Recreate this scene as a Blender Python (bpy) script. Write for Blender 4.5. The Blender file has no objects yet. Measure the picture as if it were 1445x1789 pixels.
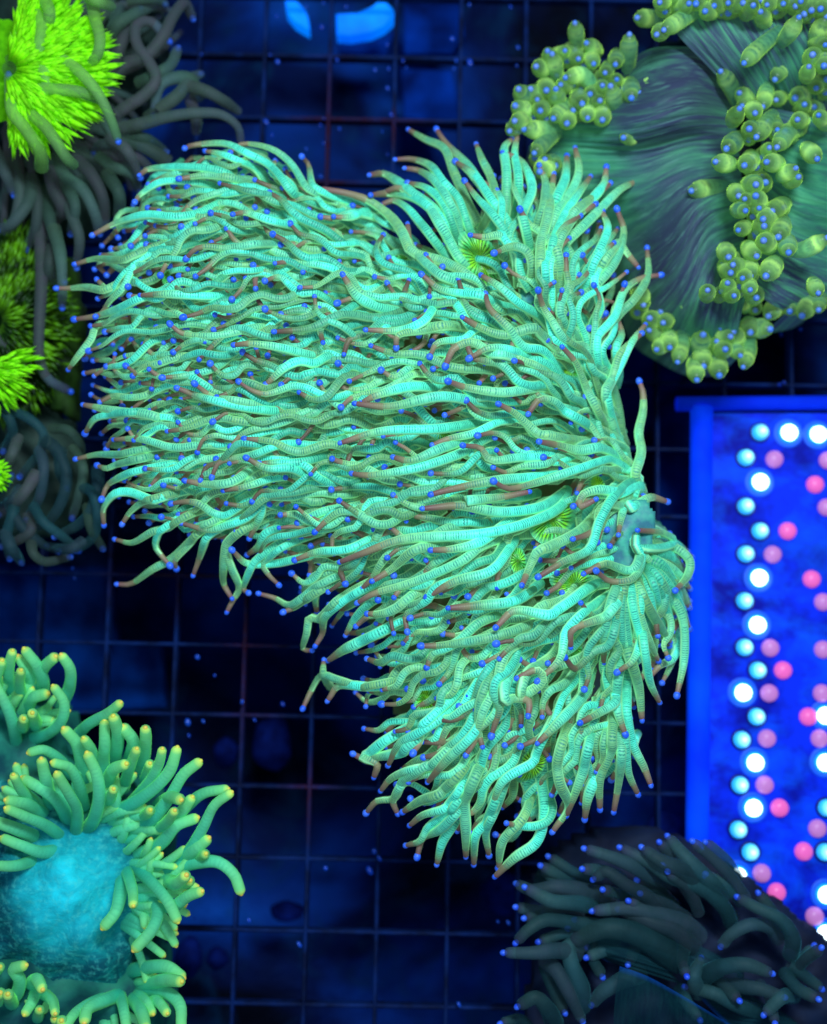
# Top-down view into a reef aquarium under blue LED light.  1 unit ~ 1 cm at the rack.
import bpy, math, random
import numpy as np
from mathutils import Vector

random.seed(7); rng = np.random.default_rng(7)
scene = bpy.context.scene
COL = scene.collection

# ------------------------------------------------------------------ camera
W0, H0, FPX, CZ = 1445.0, 1789.0, 2212.0, 26.0
TILT, ROLL = math.radians(6.6), math.radians(1.1)
def ray(px, py):
    x, y, z = (px - W0/2)/FPX, -(py - H0/2)/FPX, -1.0
    c, s = math.cos(ROLL), math.sin(ROLL); x, y = c*x - s*y, s*x + c*y
    c, s = math.cos(TILT), math.sin(TILT); y, z = c*y - s*z, s*y + c*z
    return x, y, z
def P(px, py, z):
    """point at height z seen at photo position px, py"""
    x, y, d = ray(px, py); k = (CZ - z)/-d
    return (x*k, y*k, z)
def unproj(x, y, z):
    """photo position of a world point"""
    z = z - CZ
    c, s = math.cos(TILT), math.sin(TILT); y, z = c*y + s*z, -s*y + c*z
    c, s = math.cos(ROLL), math.sin(ROLL); x, y = c*x + s*y, -s*x + c*y
    return W0/2 + FPX*x/-z, H0/2 - FPX*y/-z
cam = bpy.data.cameras.new('camera'); camo = bpy.data.objects.new('camera', cam); COL.objects.link(camo)
camo.location = (0, 0, CZ)
from mathutils import Matrix
camo.rotation_euler = (Matrix.Rotation(TILT, 3, 'X') @ Matrix.Rotation(ROLL, 3, 'Z')).to_euler()
cam.sensor_fit = 'VERTICAL'; cam.sensor_height = 24; cam.lens = 24*FPX/H0
cam.clip_start = 0.1; cam.clip_end = 400
cam.dof.use_dof = True; cam.dof.focus_distance = 21.3; cam.dof.aperture_fstop = 0.075
scene.camera = camo

# ------------------------------------------------------------------ world, light, exposure
w = bpy.data.worlds.new('World'); scene.world = w; w.use_nodes = True
w.node_tree.nodes['Background'].inputs[0].default_value = (0.0, 0.03, 0.12, 1)
w.node_tree.nodes['Background'].inputs[1].default_value = 0.6
def area(name, loc, target, size, power, color):
    l = bpy.data.lights.new(name, 'AREA'); l.shape = 'RECTANGLE'; l.size = size[0]; l.size_y = size[1]
    l.energy = power; l.color = color
    o = bpy.data.objects.new(name, l); COL.objects.link(o); o.location = loc
    o.rotation_euler = (Vector(target) - Vector(loc)).to_track_quat('-Z', 'Y').to_euler()
area('tank_light', (4, 11, 30), (0, 2.5, 3), (9, 3), 9700, (0.72, 0.93, 1.0))
area('tank_light_second', (-9, -9, 30), (0, 1.5, 3), (4, 4), 1500, (0.45, 0.75, 1.0))
scene.view_settings.view_transform = 'Standard'; scene.view_settings.look = 'None'
scene.view_settings.exposure = 0; scene.view_settings.gamma = 1
scene.cycles.max_bounces = 6; scene.cycles.diffuse_bounces = 3; scene.cycles.glossy_bounces = 2

# ------------------------------------------------------------------ helpers
def lin(c, k=1/255):
    return tuple(((v*k/12.92) if v*k <= .04045 else ((v*k + .055)/1.055)**2.4) for v in c)
def tag(o, label=None, cat=None, group=None, kind=None):
    if label: o['label'] = label
    if cat: o['category'] = cat
    if group: o['group'] = group
    if kind: o['kind'] = kind
    return o
def link(name, data, parent=None, origin=(0, 0, 0)):
    o = bpy.data.objects.new(name, data); COL.objects.link(o)
    o['wo'] = list(origin)
    if parent is not None:
        po = parent['wo']; o.parent = parent
        o.location = (origin[0]-po[0], origin[1]-po[1], origin[2]-po[2])
    else: o.location = origin
    return o
def empty(name, loc, label, cat, group=None):
    return tag(link(name, None, None, loc), label, cat, group)
def mesh_obj(name, V, F, mat, parent=None, attrs=None, origin=None, smooth=True):
    V = np.asarray(V, dtype=np.float64)
    if origin is None: origin = parent['wo'] if parent is not None else (0, 0, 0)
    me = bpy.data.meshes.new(name); V = V - np.array(origin)
    me.from_pydata(V.tolist(), [], F if isinstance(F, list) else F.tolist())
    if smooth: me.polygons.foreach_set('use_smooth', [True]*len(me.polygons))
    if attrs:
        for k, a in attrs.items():
            at = me.attributes.new(k, 'FLOAT', 'POINT'); at.data.foreach_set('value', np.asarray(a, dtype=np.float32))
    me.materials.append(mat); me.update()
    return link(name, me, parent, tuple(origin))
def box_mesh(x0, x1, y0, y1, z0, z1, b=0.0):
    """box whose long edges are bevelled by b"""
    V = []
    for z, i in ((z0, 0), (z1-b, 0), (z1, b)):
        V += [(x0+i, y0+i, z), (x1-i, y0+i, z), (x1-i, y1-i, z), (x0+i, y1-i, z)]
    F = [[3, 2, 1, 0], [8, 9, 10, 11]]
    for k in (0, 4):
        for j in range(4): F.append([k+j, k+(j+1) % 4, k+4+(j+1) % 4, k+4+j])
    return V, F
class NT:
    def __init__(s, name):
        s.m = bpy.data.materials.new(name); s.m.use_nodes = True; s.t = s.m.node_tree
        s.b = s.t.nodes['Principled BSDF']; s.out = s.t.nodes['Material Output']
    def n(s, typ, **k):
        o = s.t.nodes.new(typ)
        for a, v in k.items(): setattr(o, a, v)
        return o
    def l(s, a, b): s.t.links.new(a, b)
    def put(s, sock, v):
        if hasattr(v, 'links') or isinstance(v, bpy.types.NodeSocket): s.l(v, sock)
        else: sock.default_value = v
    def math(s, op, a, b=None, c=None, clamp=False):
        o = s.n('ShaderNodeMath', operation=op); o.use_clamp = clamp; s.put(o.inputs[0], a)
        if b is not None: s.put(o.inputs[1], b)
        if c is not None: s.put(o.inputs[2], c)
        return o.outputs[0]
    def mix(s, f, a, b, mode='MIX'):
        o = s.n('ShaderNodeMix', data_type='RGBA', blend_type=mode); s.put(o.inputs[0], f)
        for i, v in ((6, a), (7, b)):
            if isinstance(v, tuple): v = tuple(v) + (1,)*(4-len(v))
            s.put(o.inputs[i], v)
        return o.outputs[2]
    def ramp(s, f, stops, interp='LINEAR'):
        o = s.n('ShaderNodeValToRGB'); r = o.color_ramp; r.interpolation = interp
        while len(r.elements) < len(stops): r.elements.new(0.5)
        for e, (p, c) in zip(r.elements, stops): e.position = p; e.color = tuple(c)[:3] + (1,)
        s.put(o.inputs[0], f); return o.outputs[0]
    def attr(s, name): return s.n('ShaderNodeAttribute', attribute_name=name).outputs['Fac']
    def noise(s, vec, scale, detail=2, rough=.5, dist=0):
        o = s.n('ShaderNodeTexNoise'); o.inputs['Scale'].default_value = scale; o.inputs['Detail'].default_value = detail
        o.inputs['Roughness'].default_value = rough; o.inputs['Distortion'].default_value = dist
        if vec is not None: s.put(o.inputs['Vector'], vec)
        return o.outputs['Fac']
    def pos(s): return s.n('ShaderNodeNewGeometry').outputs['Position']
    def comb(s, x, y, z):
        o = s.n('ShaderNodeCombineXYZ'); s.put(o.inputs[0], x); s.put(o.inputs[1], y); s.put(o.inputs[2], z); return o.outputs[0]
    def bump(s, h, strength, dist=.02):
        o = s.n('ShaderNodeBump'); o.inputs['Strength'].default_value = strength; o.inputs['Distance'].default_value = dist
        s.put(o.inputs['Height'], h); s.l(o.outputs[0], s.b.inputs['Normal'])
    def fin(s, col, rough=.5, spec=.4, glow=0, gcol=None, sss=0, ssr=.08, sheen=0, stint=(1, 1, 1), alpha=1):
        s.b.inputs['Alpha'].default_value = alpha
        s.put(s.b.inputs['Base Color'], col if not isinstance(col, tuple) else tuple(col)[:3]+(1,))
        s.b.inputs['Roughness'].default_value = rough; s.b.inputs['Specular IOR Level'].default_value = spec
        if glow:
            g = gcol if gcol is not None else col
            s.put(s.b.inputs['Emission Color'], g if not isinstance(g, tuple) else tuple(g)[:3]+(1,))
            s.put(s.b.inputs['Emission Strength'], glow)
        if sheen:
            s.b.inputs['Sheen Weight'].default_value = sheen; s.b.inputs['Sheen Roughness'].default_value = .32
            s.b.inputs['Sheen Tint'].default_value = tuple(stint)[:3]+(1,)
        if sss:
            s.b.inputs['Subsurface Weight'].default_value = sss; s.b.inputs['Subsurface Scale'].default_value = ssr
            s.b.inputs['Subsurface Radius'].default_value = (.6, 1, .8)
        return s.m

# ---- tentacle flesh: colours run along the length (t), rings along the distance (u)
def tentacle_mat(name, stops, ring=(0.35, 0.05), ringcol=None, bright=.3, side=None, rim=None, alt=None, glow=.1, rough=.45, bumpk=.35, blotch=.25, spec=.4, sheen=0, stint=(1, 1, 1), alpha=1):
    s = NT(name); t, u, r, a = s.attr('t'), s.attr('u'), s.attr('rnd'), s.attr('ang')
    if rim is not None: t = s.math('POWER', t, s.math('MULTIPLY_ADD', s.math('FRACT', s.math('MULTIPLY', r, 3.7)), 1.1, .7))
    col = s.ramp(t, stops)
    r2 = s.math('FRACT', s.math('MULTIPLY', r, 7.31))
    p = s.pos(); nz = s.noise(p, 3.5, 3); body = s.math('LESS_THAN', t, .87)
    if alt is not None:      # some tentacles are of a duller, greener kind
        f = s.math('MULTIPLY', s.ramp(r2, [(.35, (0,)*3), (.8, (1,)*3)]), s.math('MULTIPLY', body, s.math('MULTIPLY_ADD', nz, 1.2, .2)), clamp=True)
        col = s.mix(f, col, alt)
    val = s.math('MULTIPLY_ADD', r, bright, 1-bright*.55)
    val = s.math('MULTIPLY', val, s.math('MULTIPLY_ADD', nz, blotch*2, 1-blotch))
    # edge brightening and belly shade are painted into the colour around the tube
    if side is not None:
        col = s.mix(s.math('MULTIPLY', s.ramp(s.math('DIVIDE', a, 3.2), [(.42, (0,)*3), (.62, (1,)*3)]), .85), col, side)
    vec = s.comb(s.math('MULTIPLY', u, 1/ring[1]), s.math('MULTIPLY', a, 1.1), s.math('MULTIPLY', r, 40))
    wn = s.noise(vec, .6, 3, .65)
    warp = s.math('MULTIPLY', s.noise(s.comb(s.math('MULTIPLY', u, 6), s.math('MULTIPLY', a, 1.5), r), 1.5, 2), 6)
    rg = s.math('SINE', s.math('ADD', s.math('MULTIPLY', u, 2*math.pi/ring[1]), warp))
    rg = s.math('MULTIPLY', s.math('MULTIPLY_ADD', rg, .6, .35, clamp=True), s.math('MULTIPLY_ADD', wn, 3.8, -1.2, clamp=True), clamp=True)
    back = s.ramp(s.math('DIVIDE', a, 3.2), [(.14, (1,)*3), (.30, (.15,)*3), (.5, (.35,)*3)])
    amt = s.math('MULTIPLY', s.math('MULTIPLY', rg, back), s.math('MULTIPLY', body, ring[0]))
    if ringcol is not None: col = s.mix(amt, col, ringcol)
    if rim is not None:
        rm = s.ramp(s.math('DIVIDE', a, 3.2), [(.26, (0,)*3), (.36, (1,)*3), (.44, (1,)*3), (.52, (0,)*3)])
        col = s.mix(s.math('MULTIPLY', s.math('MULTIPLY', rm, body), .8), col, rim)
    mul = s.n('ShaderNodeVectorMath', operation='SCALE'); s.l(col, mul.inputs[0]); s.l(val, mul.inputs['Scale'])
    fine = s.noise(p, 26, 2, .6)
    s.bump(s.math('ADD', s.math('MULTIPLY', fine, .8), s.math('SUBTRACT', s.math('MULTIPLY', nz, .6), s.math('MULTIPLY', rg, .5))), bumpk, .02)
    return s.fin(mul.outputs[0], rough, spec, glow, sheen=sheen, stint=stint, alpha=alpha)

M = {}
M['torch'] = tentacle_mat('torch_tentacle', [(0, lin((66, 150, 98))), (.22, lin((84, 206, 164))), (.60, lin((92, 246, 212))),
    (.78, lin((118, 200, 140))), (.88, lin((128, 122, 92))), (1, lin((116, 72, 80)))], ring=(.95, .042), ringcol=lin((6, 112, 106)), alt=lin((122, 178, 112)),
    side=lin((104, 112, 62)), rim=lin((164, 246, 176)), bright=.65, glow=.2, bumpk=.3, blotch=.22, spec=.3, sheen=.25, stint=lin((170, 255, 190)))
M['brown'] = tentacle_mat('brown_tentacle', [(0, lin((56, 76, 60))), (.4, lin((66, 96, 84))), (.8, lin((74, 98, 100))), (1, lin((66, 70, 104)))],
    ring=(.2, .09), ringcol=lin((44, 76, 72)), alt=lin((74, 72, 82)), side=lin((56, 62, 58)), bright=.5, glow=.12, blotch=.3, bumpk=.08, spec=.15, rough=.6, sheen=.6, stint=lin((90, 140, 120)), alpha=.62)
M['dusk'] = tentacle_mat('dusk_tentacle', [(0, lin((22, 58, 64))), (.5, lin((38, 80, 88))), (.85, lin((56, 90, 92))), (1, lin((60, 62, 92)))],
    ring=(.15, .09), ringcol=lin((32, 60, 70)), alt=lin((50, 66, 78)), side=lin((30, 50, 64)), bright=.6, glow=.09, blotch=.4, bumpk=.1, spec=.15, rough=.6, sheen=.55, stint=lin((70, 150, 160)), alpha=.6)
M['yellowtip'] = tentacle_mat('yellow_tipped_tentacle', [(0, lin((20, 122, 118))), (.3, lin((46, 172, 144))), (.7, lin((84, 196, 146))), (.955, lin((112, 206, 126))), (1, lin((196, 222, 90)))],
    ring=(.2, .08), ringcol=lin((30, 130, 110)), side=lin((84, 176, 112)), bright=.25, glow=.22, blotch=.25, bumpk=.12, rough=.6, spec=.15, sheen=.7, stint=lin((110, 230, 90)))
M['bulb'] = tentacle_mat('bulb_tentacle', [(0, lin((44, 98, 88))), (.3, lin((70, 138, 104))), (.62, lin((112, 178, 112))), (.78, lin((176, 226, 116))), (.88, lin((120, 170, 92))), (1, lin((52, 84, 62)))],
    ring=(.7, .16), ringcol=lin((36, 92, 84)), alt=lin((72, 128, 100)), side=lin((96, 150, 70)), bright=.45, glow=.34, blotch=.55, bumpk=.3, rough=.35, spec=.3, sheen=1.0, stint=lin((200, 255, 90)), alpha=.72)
M['veil'] = tentacle_mat('veil_tentacle', [(0, lin((90, 140, 70))), (.5, lin((128, 190, 84))), (1, lin((80, 120, 90)))], bright=.3, glow=.12, bumpk=.08, spec=.15, rough=.6, sheen=.5, stint=lin((120, 200, 120)), alpha=.6)
def simple(name, c, glow=0, rough=.4, c2=None, scale=8, bumpk=0, spec=.4):
    s = NT(name); col = c
    if c2 is not None or bumpk:
        nz = s.noise(s.pos(), scale, 3)
        if c2 is not None: col = s.mix(s.ramp(nz, [(.35, (0, 0, 0)), (.65, (1, 1, 1))]), c, c2)
        if bumpk: s.bump(nz, bumpk, .05)
    return s.fin(col, rough, spec, glow)
M['tip_blue'] = simple('blue_tip', lin((30, 88, 232)), .18, .4, lin((70, 120, 250)), 9)
M['tip_pale'] = simple('pale_blue_tip', lin((60, 120, 225)), .15, .4, lin((110, 140, 220)), 9)
M['tip_dim'] = simple('dim_blue_tip', lin((30, 70, 225)), .15, .4, lin((60, 110, 240)), 9)
M['tip_yellow'] = simple('yellow_tip', lin((222, 218, 84)), .15, .4, lin((240, 200, 90)), 9)

# ---- tubes
NS = 12
def spline(pts, n):
    """Catmull-Rom through world points, evenly resampled to n"""
    p = np.asarray(pts, float)
    if len(p) == 2: p = np.array([p[0], (p[0]+p[1])/2, p[1]])
    q = np.vstack([2*p[0]-p[1], p, 2*p[-1]-p[-2]]); out = []
    tt = np.linspace(0, 1, 9)[:-1, None]
    for i in range(len(p)-1):
        a, b, c, d = q[i:i+4]
        out.append(.5*((2*b) + (c-a)*tt + (2*a-5*b+4*c-d)*tt**2 + (3*b-a-3*c+d)*tt**3))
    out = np.vstack(out + [p[-1:]])
    L = np.r_[0, np.cumsum(np.linalg.norm(np.diff(out, axis=0), axis=1))]
    s = np.linspace(0, L[-1], n)
    return np.c_[[np.interp(s, L, out[:, k]) for k in range(3)]].T, s
def tube(pts, rad, rnd, n=26, ns=NS):
    """pts root -> tip; rad(t) -> radius; rounded end.  returns V, F, attrs"""
    C, s = spline(pts, n); t = s/s[-1]
    T = np.gradient(C, axis=0); T /= np.linalg.norm(T, axis=1)[:, None] + 1e-9
    r = np.array([rad(x) for x in t])
    # rounded cap past the end and at the root
    R = r[-1]; ex = [(.5, .86), (.85, .5), (1.0, .06)]
    C = np.vstack([C] + [C[-1:] + T[-1]*R*a for a, b in ex]); r = np.r_[r, [R*b for a, b in ex]]
    t = np.r_[t, 1, 1, 1]; s = np.r_[s, [s[-1]+R*a for a, b in ex]]; T = np.vstack([T, T[-1:], T[-1:], T[-1:]]); t = s/s[-1]
    up = np.array([0, 0, 1.0]); N = np.zeros_like(T); k0 = int(np.argmin(np.abs(T[:, 2])))
    v = up - T[k0]*(T[k0] @ up) + 1e-6; N[k0] = v/np.linalg.norm(v)
    for rng_ in (range(k0+1, len(T)), range(k0-1, -1, -1)):
        v = N[k0]
        for k_ in rng_:
            v = v - T[k_]*(T[k_] @ v); w2 = up - T[k_]*(T[k_] @ up)
            v = v + .25*w2; v /= np.linalg.norm(v) + 1e-9; N[k_] = v
    B = np.cross(T, N); m = len(C)
    th = np.linspace(0, 2*math.pi, ns, endpoint=False)
    V = C[:, None, :] + r[:, None, None]*(np.cos(th)[None, :, None]*N[:, None, :] + np.sin(th)[None, :, None]*B[:, None, :])
    V = V.reshape(-1, 3); i = np.arange(m-1)[:, None]*ns; j = np.arange(ns)[None, :]; k = (np.arange(ns)+1)[None, :] % ns
    F = np.stack([i+j, i+k, i+ns+k, i+ns+j], -1).reshape(-1, 4)
    A = dict(t=np.repeat(t, ns), u=np.repeat(s, ns), rnd=np.full(m*ns, rnd), ang=np.tile(np.minimum(th, 2*math.pi-th), m))
    return V, F, A, C[-1], T[-1]
def join(parts):
    V = []; F = []; A = {}; o = 0
    for v, f, a in parts:
        V.append(v); F.append(f+o); o += len(v)
        for k in a: A.setdefault(k, []).append(a[k])
    return np.vstack(V), np.vstack(F), {k: np.concatenate(x) for k, x in A.items()}
def sphere_vf(nu=8, nv=6):
    V = [(0, 0, 1)]; F = []
    for j in range(1, nv):
        for i in range(nu):
            a, b = math.pi*j/nv, 2*math.pi*i/nu; V.append((math.sin(b)*math.sin(a), math.cos(b)*math.sin(a), math.cos(a)))
    V.append((0, 0, -1)); L = len(V)-1
    for i in range(nu):
        k = (i+1) % nu; F.append([0, 1+k, 1+i]); F.append([L, L-nu+i, L-nu+k])
        for j in range(nv-2): F.append([1+j*nu+i, 1+j*nu+k, 1+(j+1)*nu+k, 1+(j+1)*nu+i])
    return V, F
TIPMESH = {}
def tip_mesh(mat):
    if mat.name not in TIPMESH:
        V, F = sphere_vf(); me = bpy.data.meshes.new('tentacle_tip'); me.from_pydata(V, [], F)
        me.polygons.foreach_set('use_smooth', [True]*len(me.polygons)); me.materials.append(mat); TIPMESH[mat.name] = me
    return TIPMESH[mat.name]
def add_tip(parent, at, dirn, r, mat, name='tentacle_tip'):
    o = link(name, tip_mesh(mat), parent, tuple(at)); o.scale = (r, r, r*1.15)
    o.rotation_euler = Vector(dirn).to_track_quat('Z', 'Y').to_euler(); return o
def tentacle(parent, pts, r0, r1, mat, tip=None, tipr=.05, rnd=None, name='tentacle', wob=0, n=26, shape=None):
    rnd = random.random() if rnd is None else rnd
    ph, fr = rnd*40, 3+rnd*5
    rad = shape or (lambda t: (r0 + (r1-r0)*t**1.3)*(1 + .025*math.sin(ph+fr*2*t)))
    V, F, A, e, d = tube(pts, rad, rnd, n)
    o = mesh_obj(name, V, F, mat, parent, A, origin=tuple(np.asarray(pts[0], float)))
    if tip is not None: add_tip(o, e + d*tipr*.2, d, tipr, tip)
    return o
def trace(lst, scale, ox=0, oy=0):
    """reversed to root -> tip, in photo pixels"""
    return [[(ox+x/scale, oy+y/scale) for x, y in g][::-1] for g in lst]

# ------------------------------------------------------------------ tank floor and things under the rack
s = NT('tank_floor'); p = s.pos()
n1 = s.noise(p, .16, 4, .6, .4); n2 = s.noise(p, .7, 4, .65, .8)
col = s.ramp(n1, [(.36, lin((2, 6, 26))), (.48, lin((4, 26, 84))), (.58, lin((6, 56, 150))), (.7, lin((12, 86, 200)))])
col = s.mix(s.ramp(n2, [(.5, (0, 0, 0)), (.72, (.75, .75, .75))]), col, lin((8, 58, 100)))
s.bump(n2, .6, .5); m_floor = s.fin(col, .8, .1)
def grid_sheet(x0, x1, y0, y1, nx, ny, zf):
    V = []; F = []
    for j in range(ny+1):
        for i in range(nx+1):
            x = x0+(x1-x0)*i/nx; y = y0+(y1-y0)*j/ny; V.append((x, y, zf(x, y)))
    for j in range(ny):
        for i in range(nx):
            a = j*(nx+1)+i; F.append([a, a+1, a+nx+2, a+nx+1])
    return V, F
V, F = grid_sheet(-30, 30, -26, 34, 60, 60, lambda x, y: -6.5 + .35*math.sin(x*.7+y*.3) + .3*math.sin(y*.9-x*.4))
tag(mesh_obj('tank_floor', V, F, m_floor), kind='structure')

# egg crate rack: each bar a part
G0X, G0Y, CELL = -4.81376, 12.89197, 1.41032
s = NT('rack_plastic'); p = s.pos()
def blob(s, p, px, py, rx, ry, z=0):
    c = P(px, py, z); o = s.n('ShaderNodeVectorMath', operation='SUBTRACT'); s.l(p, o.inputs[0]); o.inputs[1].default_value = c
    q = s.n('ShaderNodeVectorMath', operation='MULTIPLY'); s.l(o.outputs[0], q.inputs[0]); q.inputs[1].default_value = (1/rx, 1/ry, 0)
    l = s.n('ShaderNodeVectorMath', operation='LENGTH'); s.l(q.outputs[0], l.inputs[0])
    return s.math('SUBTRACT', 1.2, l.outputs['Value'], clamp=True)
nb = s.noise(p, 1.3, 4, .6); nf = s.noise(p, 14, 3, .6)
col = s.mix(s.ramp(nb, [(.4, (0, 0, 0)), (.62, (1, 1, 1))]), lin((3, 17, 56)), lin((7, 40, 106)))
red = s.math('MAXIMUM', blob(s, p, 575, 240, .9, 1.8), s.math('MAXIMUM', blob(s, p, 440, 1110, .8, 2.6), blob(s, p, 540, 1390, .6, .9)))
red = s.math('MAXIMUM', red, s.math('MAXIMUM', blob(s, p, 640, 225, 1.6, .5), blob(s, p, 330, 1000, 2, 1)))
col = s.mix(s.math('MULTIPLY', red, s.ramp(nf, [(.3, (.1,)*3), (.6, (1,)*3)])), col, lin((56, 14, 40)))
s.bump(nf, .6, .03); m_rack = s.fin(col, .6, .15)
rack = empty('egg_crate_rack', (0, 2, 0), 'dark blue square lattice rack the corals stand on', 'rack')
X0, X1, Y0, Y1 = G0X-9*CELL, G0X+18*CELL, G0Y-20*CELL, G0Y+5*CELL
for i in range(-9, 19):
    x = G0X+i*CELL; V, F = box_mesh(x-.042, x+.042, Y0, Y1, -.3, 0, .03); mesh_obj('rack_bar', V, F, m_rack, rack, smooth=False)
for j in range(-5, 21):
    y = G0Y-j*CELL; V, F = box_mesh(X0, X1, y-.04, y+.04, -.28, -.012, .03); mesh_obj('rack_bar', V, F, m_rack, rack, smooth=False)

# broken ring of plastic below the rack, bright reflection painted in as glow
m_ring = simple('plastic_reflection_glow', lin((0, 124, 255)), .95, .35, lin((0, 96, 240)), 1.2)
m_dull = simple('dull_blue_plastic', lin((1, 20, 78)), 0, .8, lin((2, 54, 160)), .8, 0, .03)
def prism(name, poly, z0, z1, mat, parent=None, label=None, cat=None, bev=.06, **k):
    """outline in photo pixels at height z1, real thickness down to z0"""
    top = [P(x, y, z1) for x, y in poly]; n = len(top); c = np.mean(top, axis=0)
    V = [tuple(c + (np.array(v)-c)*(1-bev)) for v in top] + [(v[0], v[1], z1-bev*.6) for v in top] + [(v[0], v[1], z0) for v in top]
    F = [list(range(n))[::-1], list(range(2*n, 3*n))]
    for a in (0, n):
        for i in range(n): F.append([a+i, a+(i+1) % n, a+n+(i+1) % n, a+n+i])
    o = mesh_obj(name, V, F, mat, parent, smooth=False)
    if label: tag(o, label, cat, **k)
    return o
def arc(cx, cy, r0, r1, a0, a1, n=9):
    A = [math.radians(a0+(a1-a0)*i/n) for i in range(n+1)]
    return [(cx+r1*math.cos(a), cy+r1*math.sin(a)) for a in A] + [(cx+r0*math.cos(a), cy+r0*math.sin(a)) for a in A[::-1]]
prism('plastic_piece', [(497, -8), (500, 20), (515, 38), (540, 53), (539, 32), (533, 16), (515, -2)], -1.3, -.9, m_ring, None, 'small bright blue plastic piece below the rack, left of the longer curved one', 'plastic piece', kind='thing')
prism('plastic_piece', [(587, 24), (588, 60), (612, 62), (648, 56), (672, 45), (691, 27), (686, 14), (668, -4), (652, 10), (625, 22)], -1.3, -.9, m_ring, None, 'longer curved bright blue plastic piece below the rack at the top edge', 'plastic piece', kind='thing')
prism('tile', [(704, -20), (706, 92), (790, 92), (812, 60), (800, -20)], -3.6, -3.0, m_dull, None, 'dull blue tile under the rack right of the bright plastic pieces', 'tile', kind='thing')
prism('tile', [(700, 118), (706, 205), (806, 212), (790, 122)], -3.8, -3.2, m_dull, None, 'dull blue tile under the rack above the gap between the two tentacle clusters', 'tile', kind='thing')
prism('tile', [(590, 66), (592, 92), (675, 96), (690, 50), (668, 62)], -3.9, -3.4, m_dull, None, 'dull blue tile showing just under the curved bright plastic piece', 'tile', kind='thing')
prism('tile', [(1152, 612), (1150, 670), (1186, 672), (1200, 640), (1180, 610)], -3.9, -3.3, m_dull, None, 'small dull blue tile under the rack below the bulb tipped coral', 'tile', kind='thing')
m_slab = simple('slab_glass', lin((1, 24, 84)), 0, .8, lin((2, 50, 130)), 1.1, .3, .03)
prism('slab', [(-60, 985), (196, 992), (203, 1120), (280, 1124), (288, 1236), (-60, 1250)], -3.3, -2.9, m_slab, None, 'wide mottled blue slab under the rack above the yellow tipped coral', 'slab', kind='thing')
prism('slab', [(1150, 700), (1152, 1010), (1230, 1010), (1230, 700)], -4.2, -3.6, m_slab, None, 'narrow blue slab under the rack left of the reflected light panel', 'slab', kind='thing')
m_peb = simple('pebble_stone', lin((12, 34, 120)), 0, .8, lin((6, 20, 84)), 4, .3, .05)
PEB = [(330, 1672, 24, 34, 'tall violet pebble under the rack right of the yellow tipped coral'), (380, 1674, 19, 19, 'round violet pebble beside the tall one under the rack'),
       (502, 1592, 30, 17, 'half round grey blue pebble under the rack near the bottom'), (475, 1300, 34, 48, 'large dim pebble under the rack right of the yellow tipped coral tips'),
       (880, 1560, 40, 36, 'dim round stone under the rack below the torch coral'), (395, 1315, 22, 26, 'pale speckled stone under the rack above the yellow tips'),
       (25, 1035, 30, 26, 'blue mottled stone below the lower left brown coral'), (1165, 1460, 44, 40, 'rounded dark stone between torch coral and the dusky coral')]
for x, y, rx, ry, lb in PEB:
    z = -3.2; c = np.array(P(x, y, z)); V, F = sphere_vf(16, 9); k = (CZ-z)/FPX
    V = [(c[0]+v[0]*rx*k*(1+.08*math.sin(5*v[1]+x)), c[1]+v[1]*ry*k*(1+.08*math.sin(4*v[0]+y)), z+v[2]*.3) for v in V]
    tag(mesh_obj('pebble', V, F, m_peb), lb, 'pebble')
# tiny blue bubbles clinging to the rack
m_bub = simple('blue_bubble', lin((14, 50, 170)), .04, .25, lin((30, 84, 215)), 1.1, 0, .5)
BUB = [(485, 108, 9), (472, 96, 5), (345, 128, 4), (562, 47, 6), (565, 5, 5), (535, 12, 4), (605, 12, 5), (589, 105, 5), (676, 78, 5), (679, 120, 4), (704, 106, 6), (710, 118, 4),
       (677, 154, 6), (655, 122, 4), (683, 200, 5), (790, 68, 8), (797, 106, 6), (793, 120, 4), (821, 109, 7), (820, 8, 4), (892, 12, 6), (905, 83, 7), (903, 115, 3), (465, 213, 6), (475, 236, 6), (560, 219, 6), (566, 207, 4),
       (593, 225, 5), (565, 250, 4), (677, 270, 5), (668, 230, 4), (560, 308, 5), (535, 260, 4), (483, 28, 4), (637, 1330, 5), (423, 1226, 6), (445, 1258, 5), (328, 1262, 6), (330, 1285, 6), (355, 1260, 4), (494, 1230, 5),
       (569, 1517, 7), (646, 1521, 10), (523, 1650, 8), (654, 1487, 5), (802, 1755, 7), (663, 1500, 5), (1172, 622, 6), (1172, 874, 0), (1160, 545, 4), (1370, 668, 4), (1362, 672, 5), (1399, 575, 6), (1365, 584, 5), (340, 1604, 4), (435, 1608, 5), (870, 1610, 4), (888, 1612, 5),
       (430, 995, 4), (127, 993, 5), (130, 1010, 4), (345, 1148, 6), (375, 1180, 4), (212, 65, 0), (306, 85, 6), (352, 95, 4)]
ME_B = tip_mesh(m_bub)
for x, y, r in BUB:
    if not r: continue
    z = .05 + random.random()*.25; o = link('air_bubble', ME_B, None, P(x, y, z)); k = (CZ-z)/FPX*r
    k *= random.uniform(.6, 1); o.scale = (k*random.uniform(.6, .9), k*random.uniform(.9, 1.25), k*.7); o.rotation_euler = (0, 0, random.random()*.8)
    tag(o, 'tiny blue air bubble clinging to the dark lattice rack', 'bubble', 'tiny blue bubbles scattered on the rack')

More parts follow.
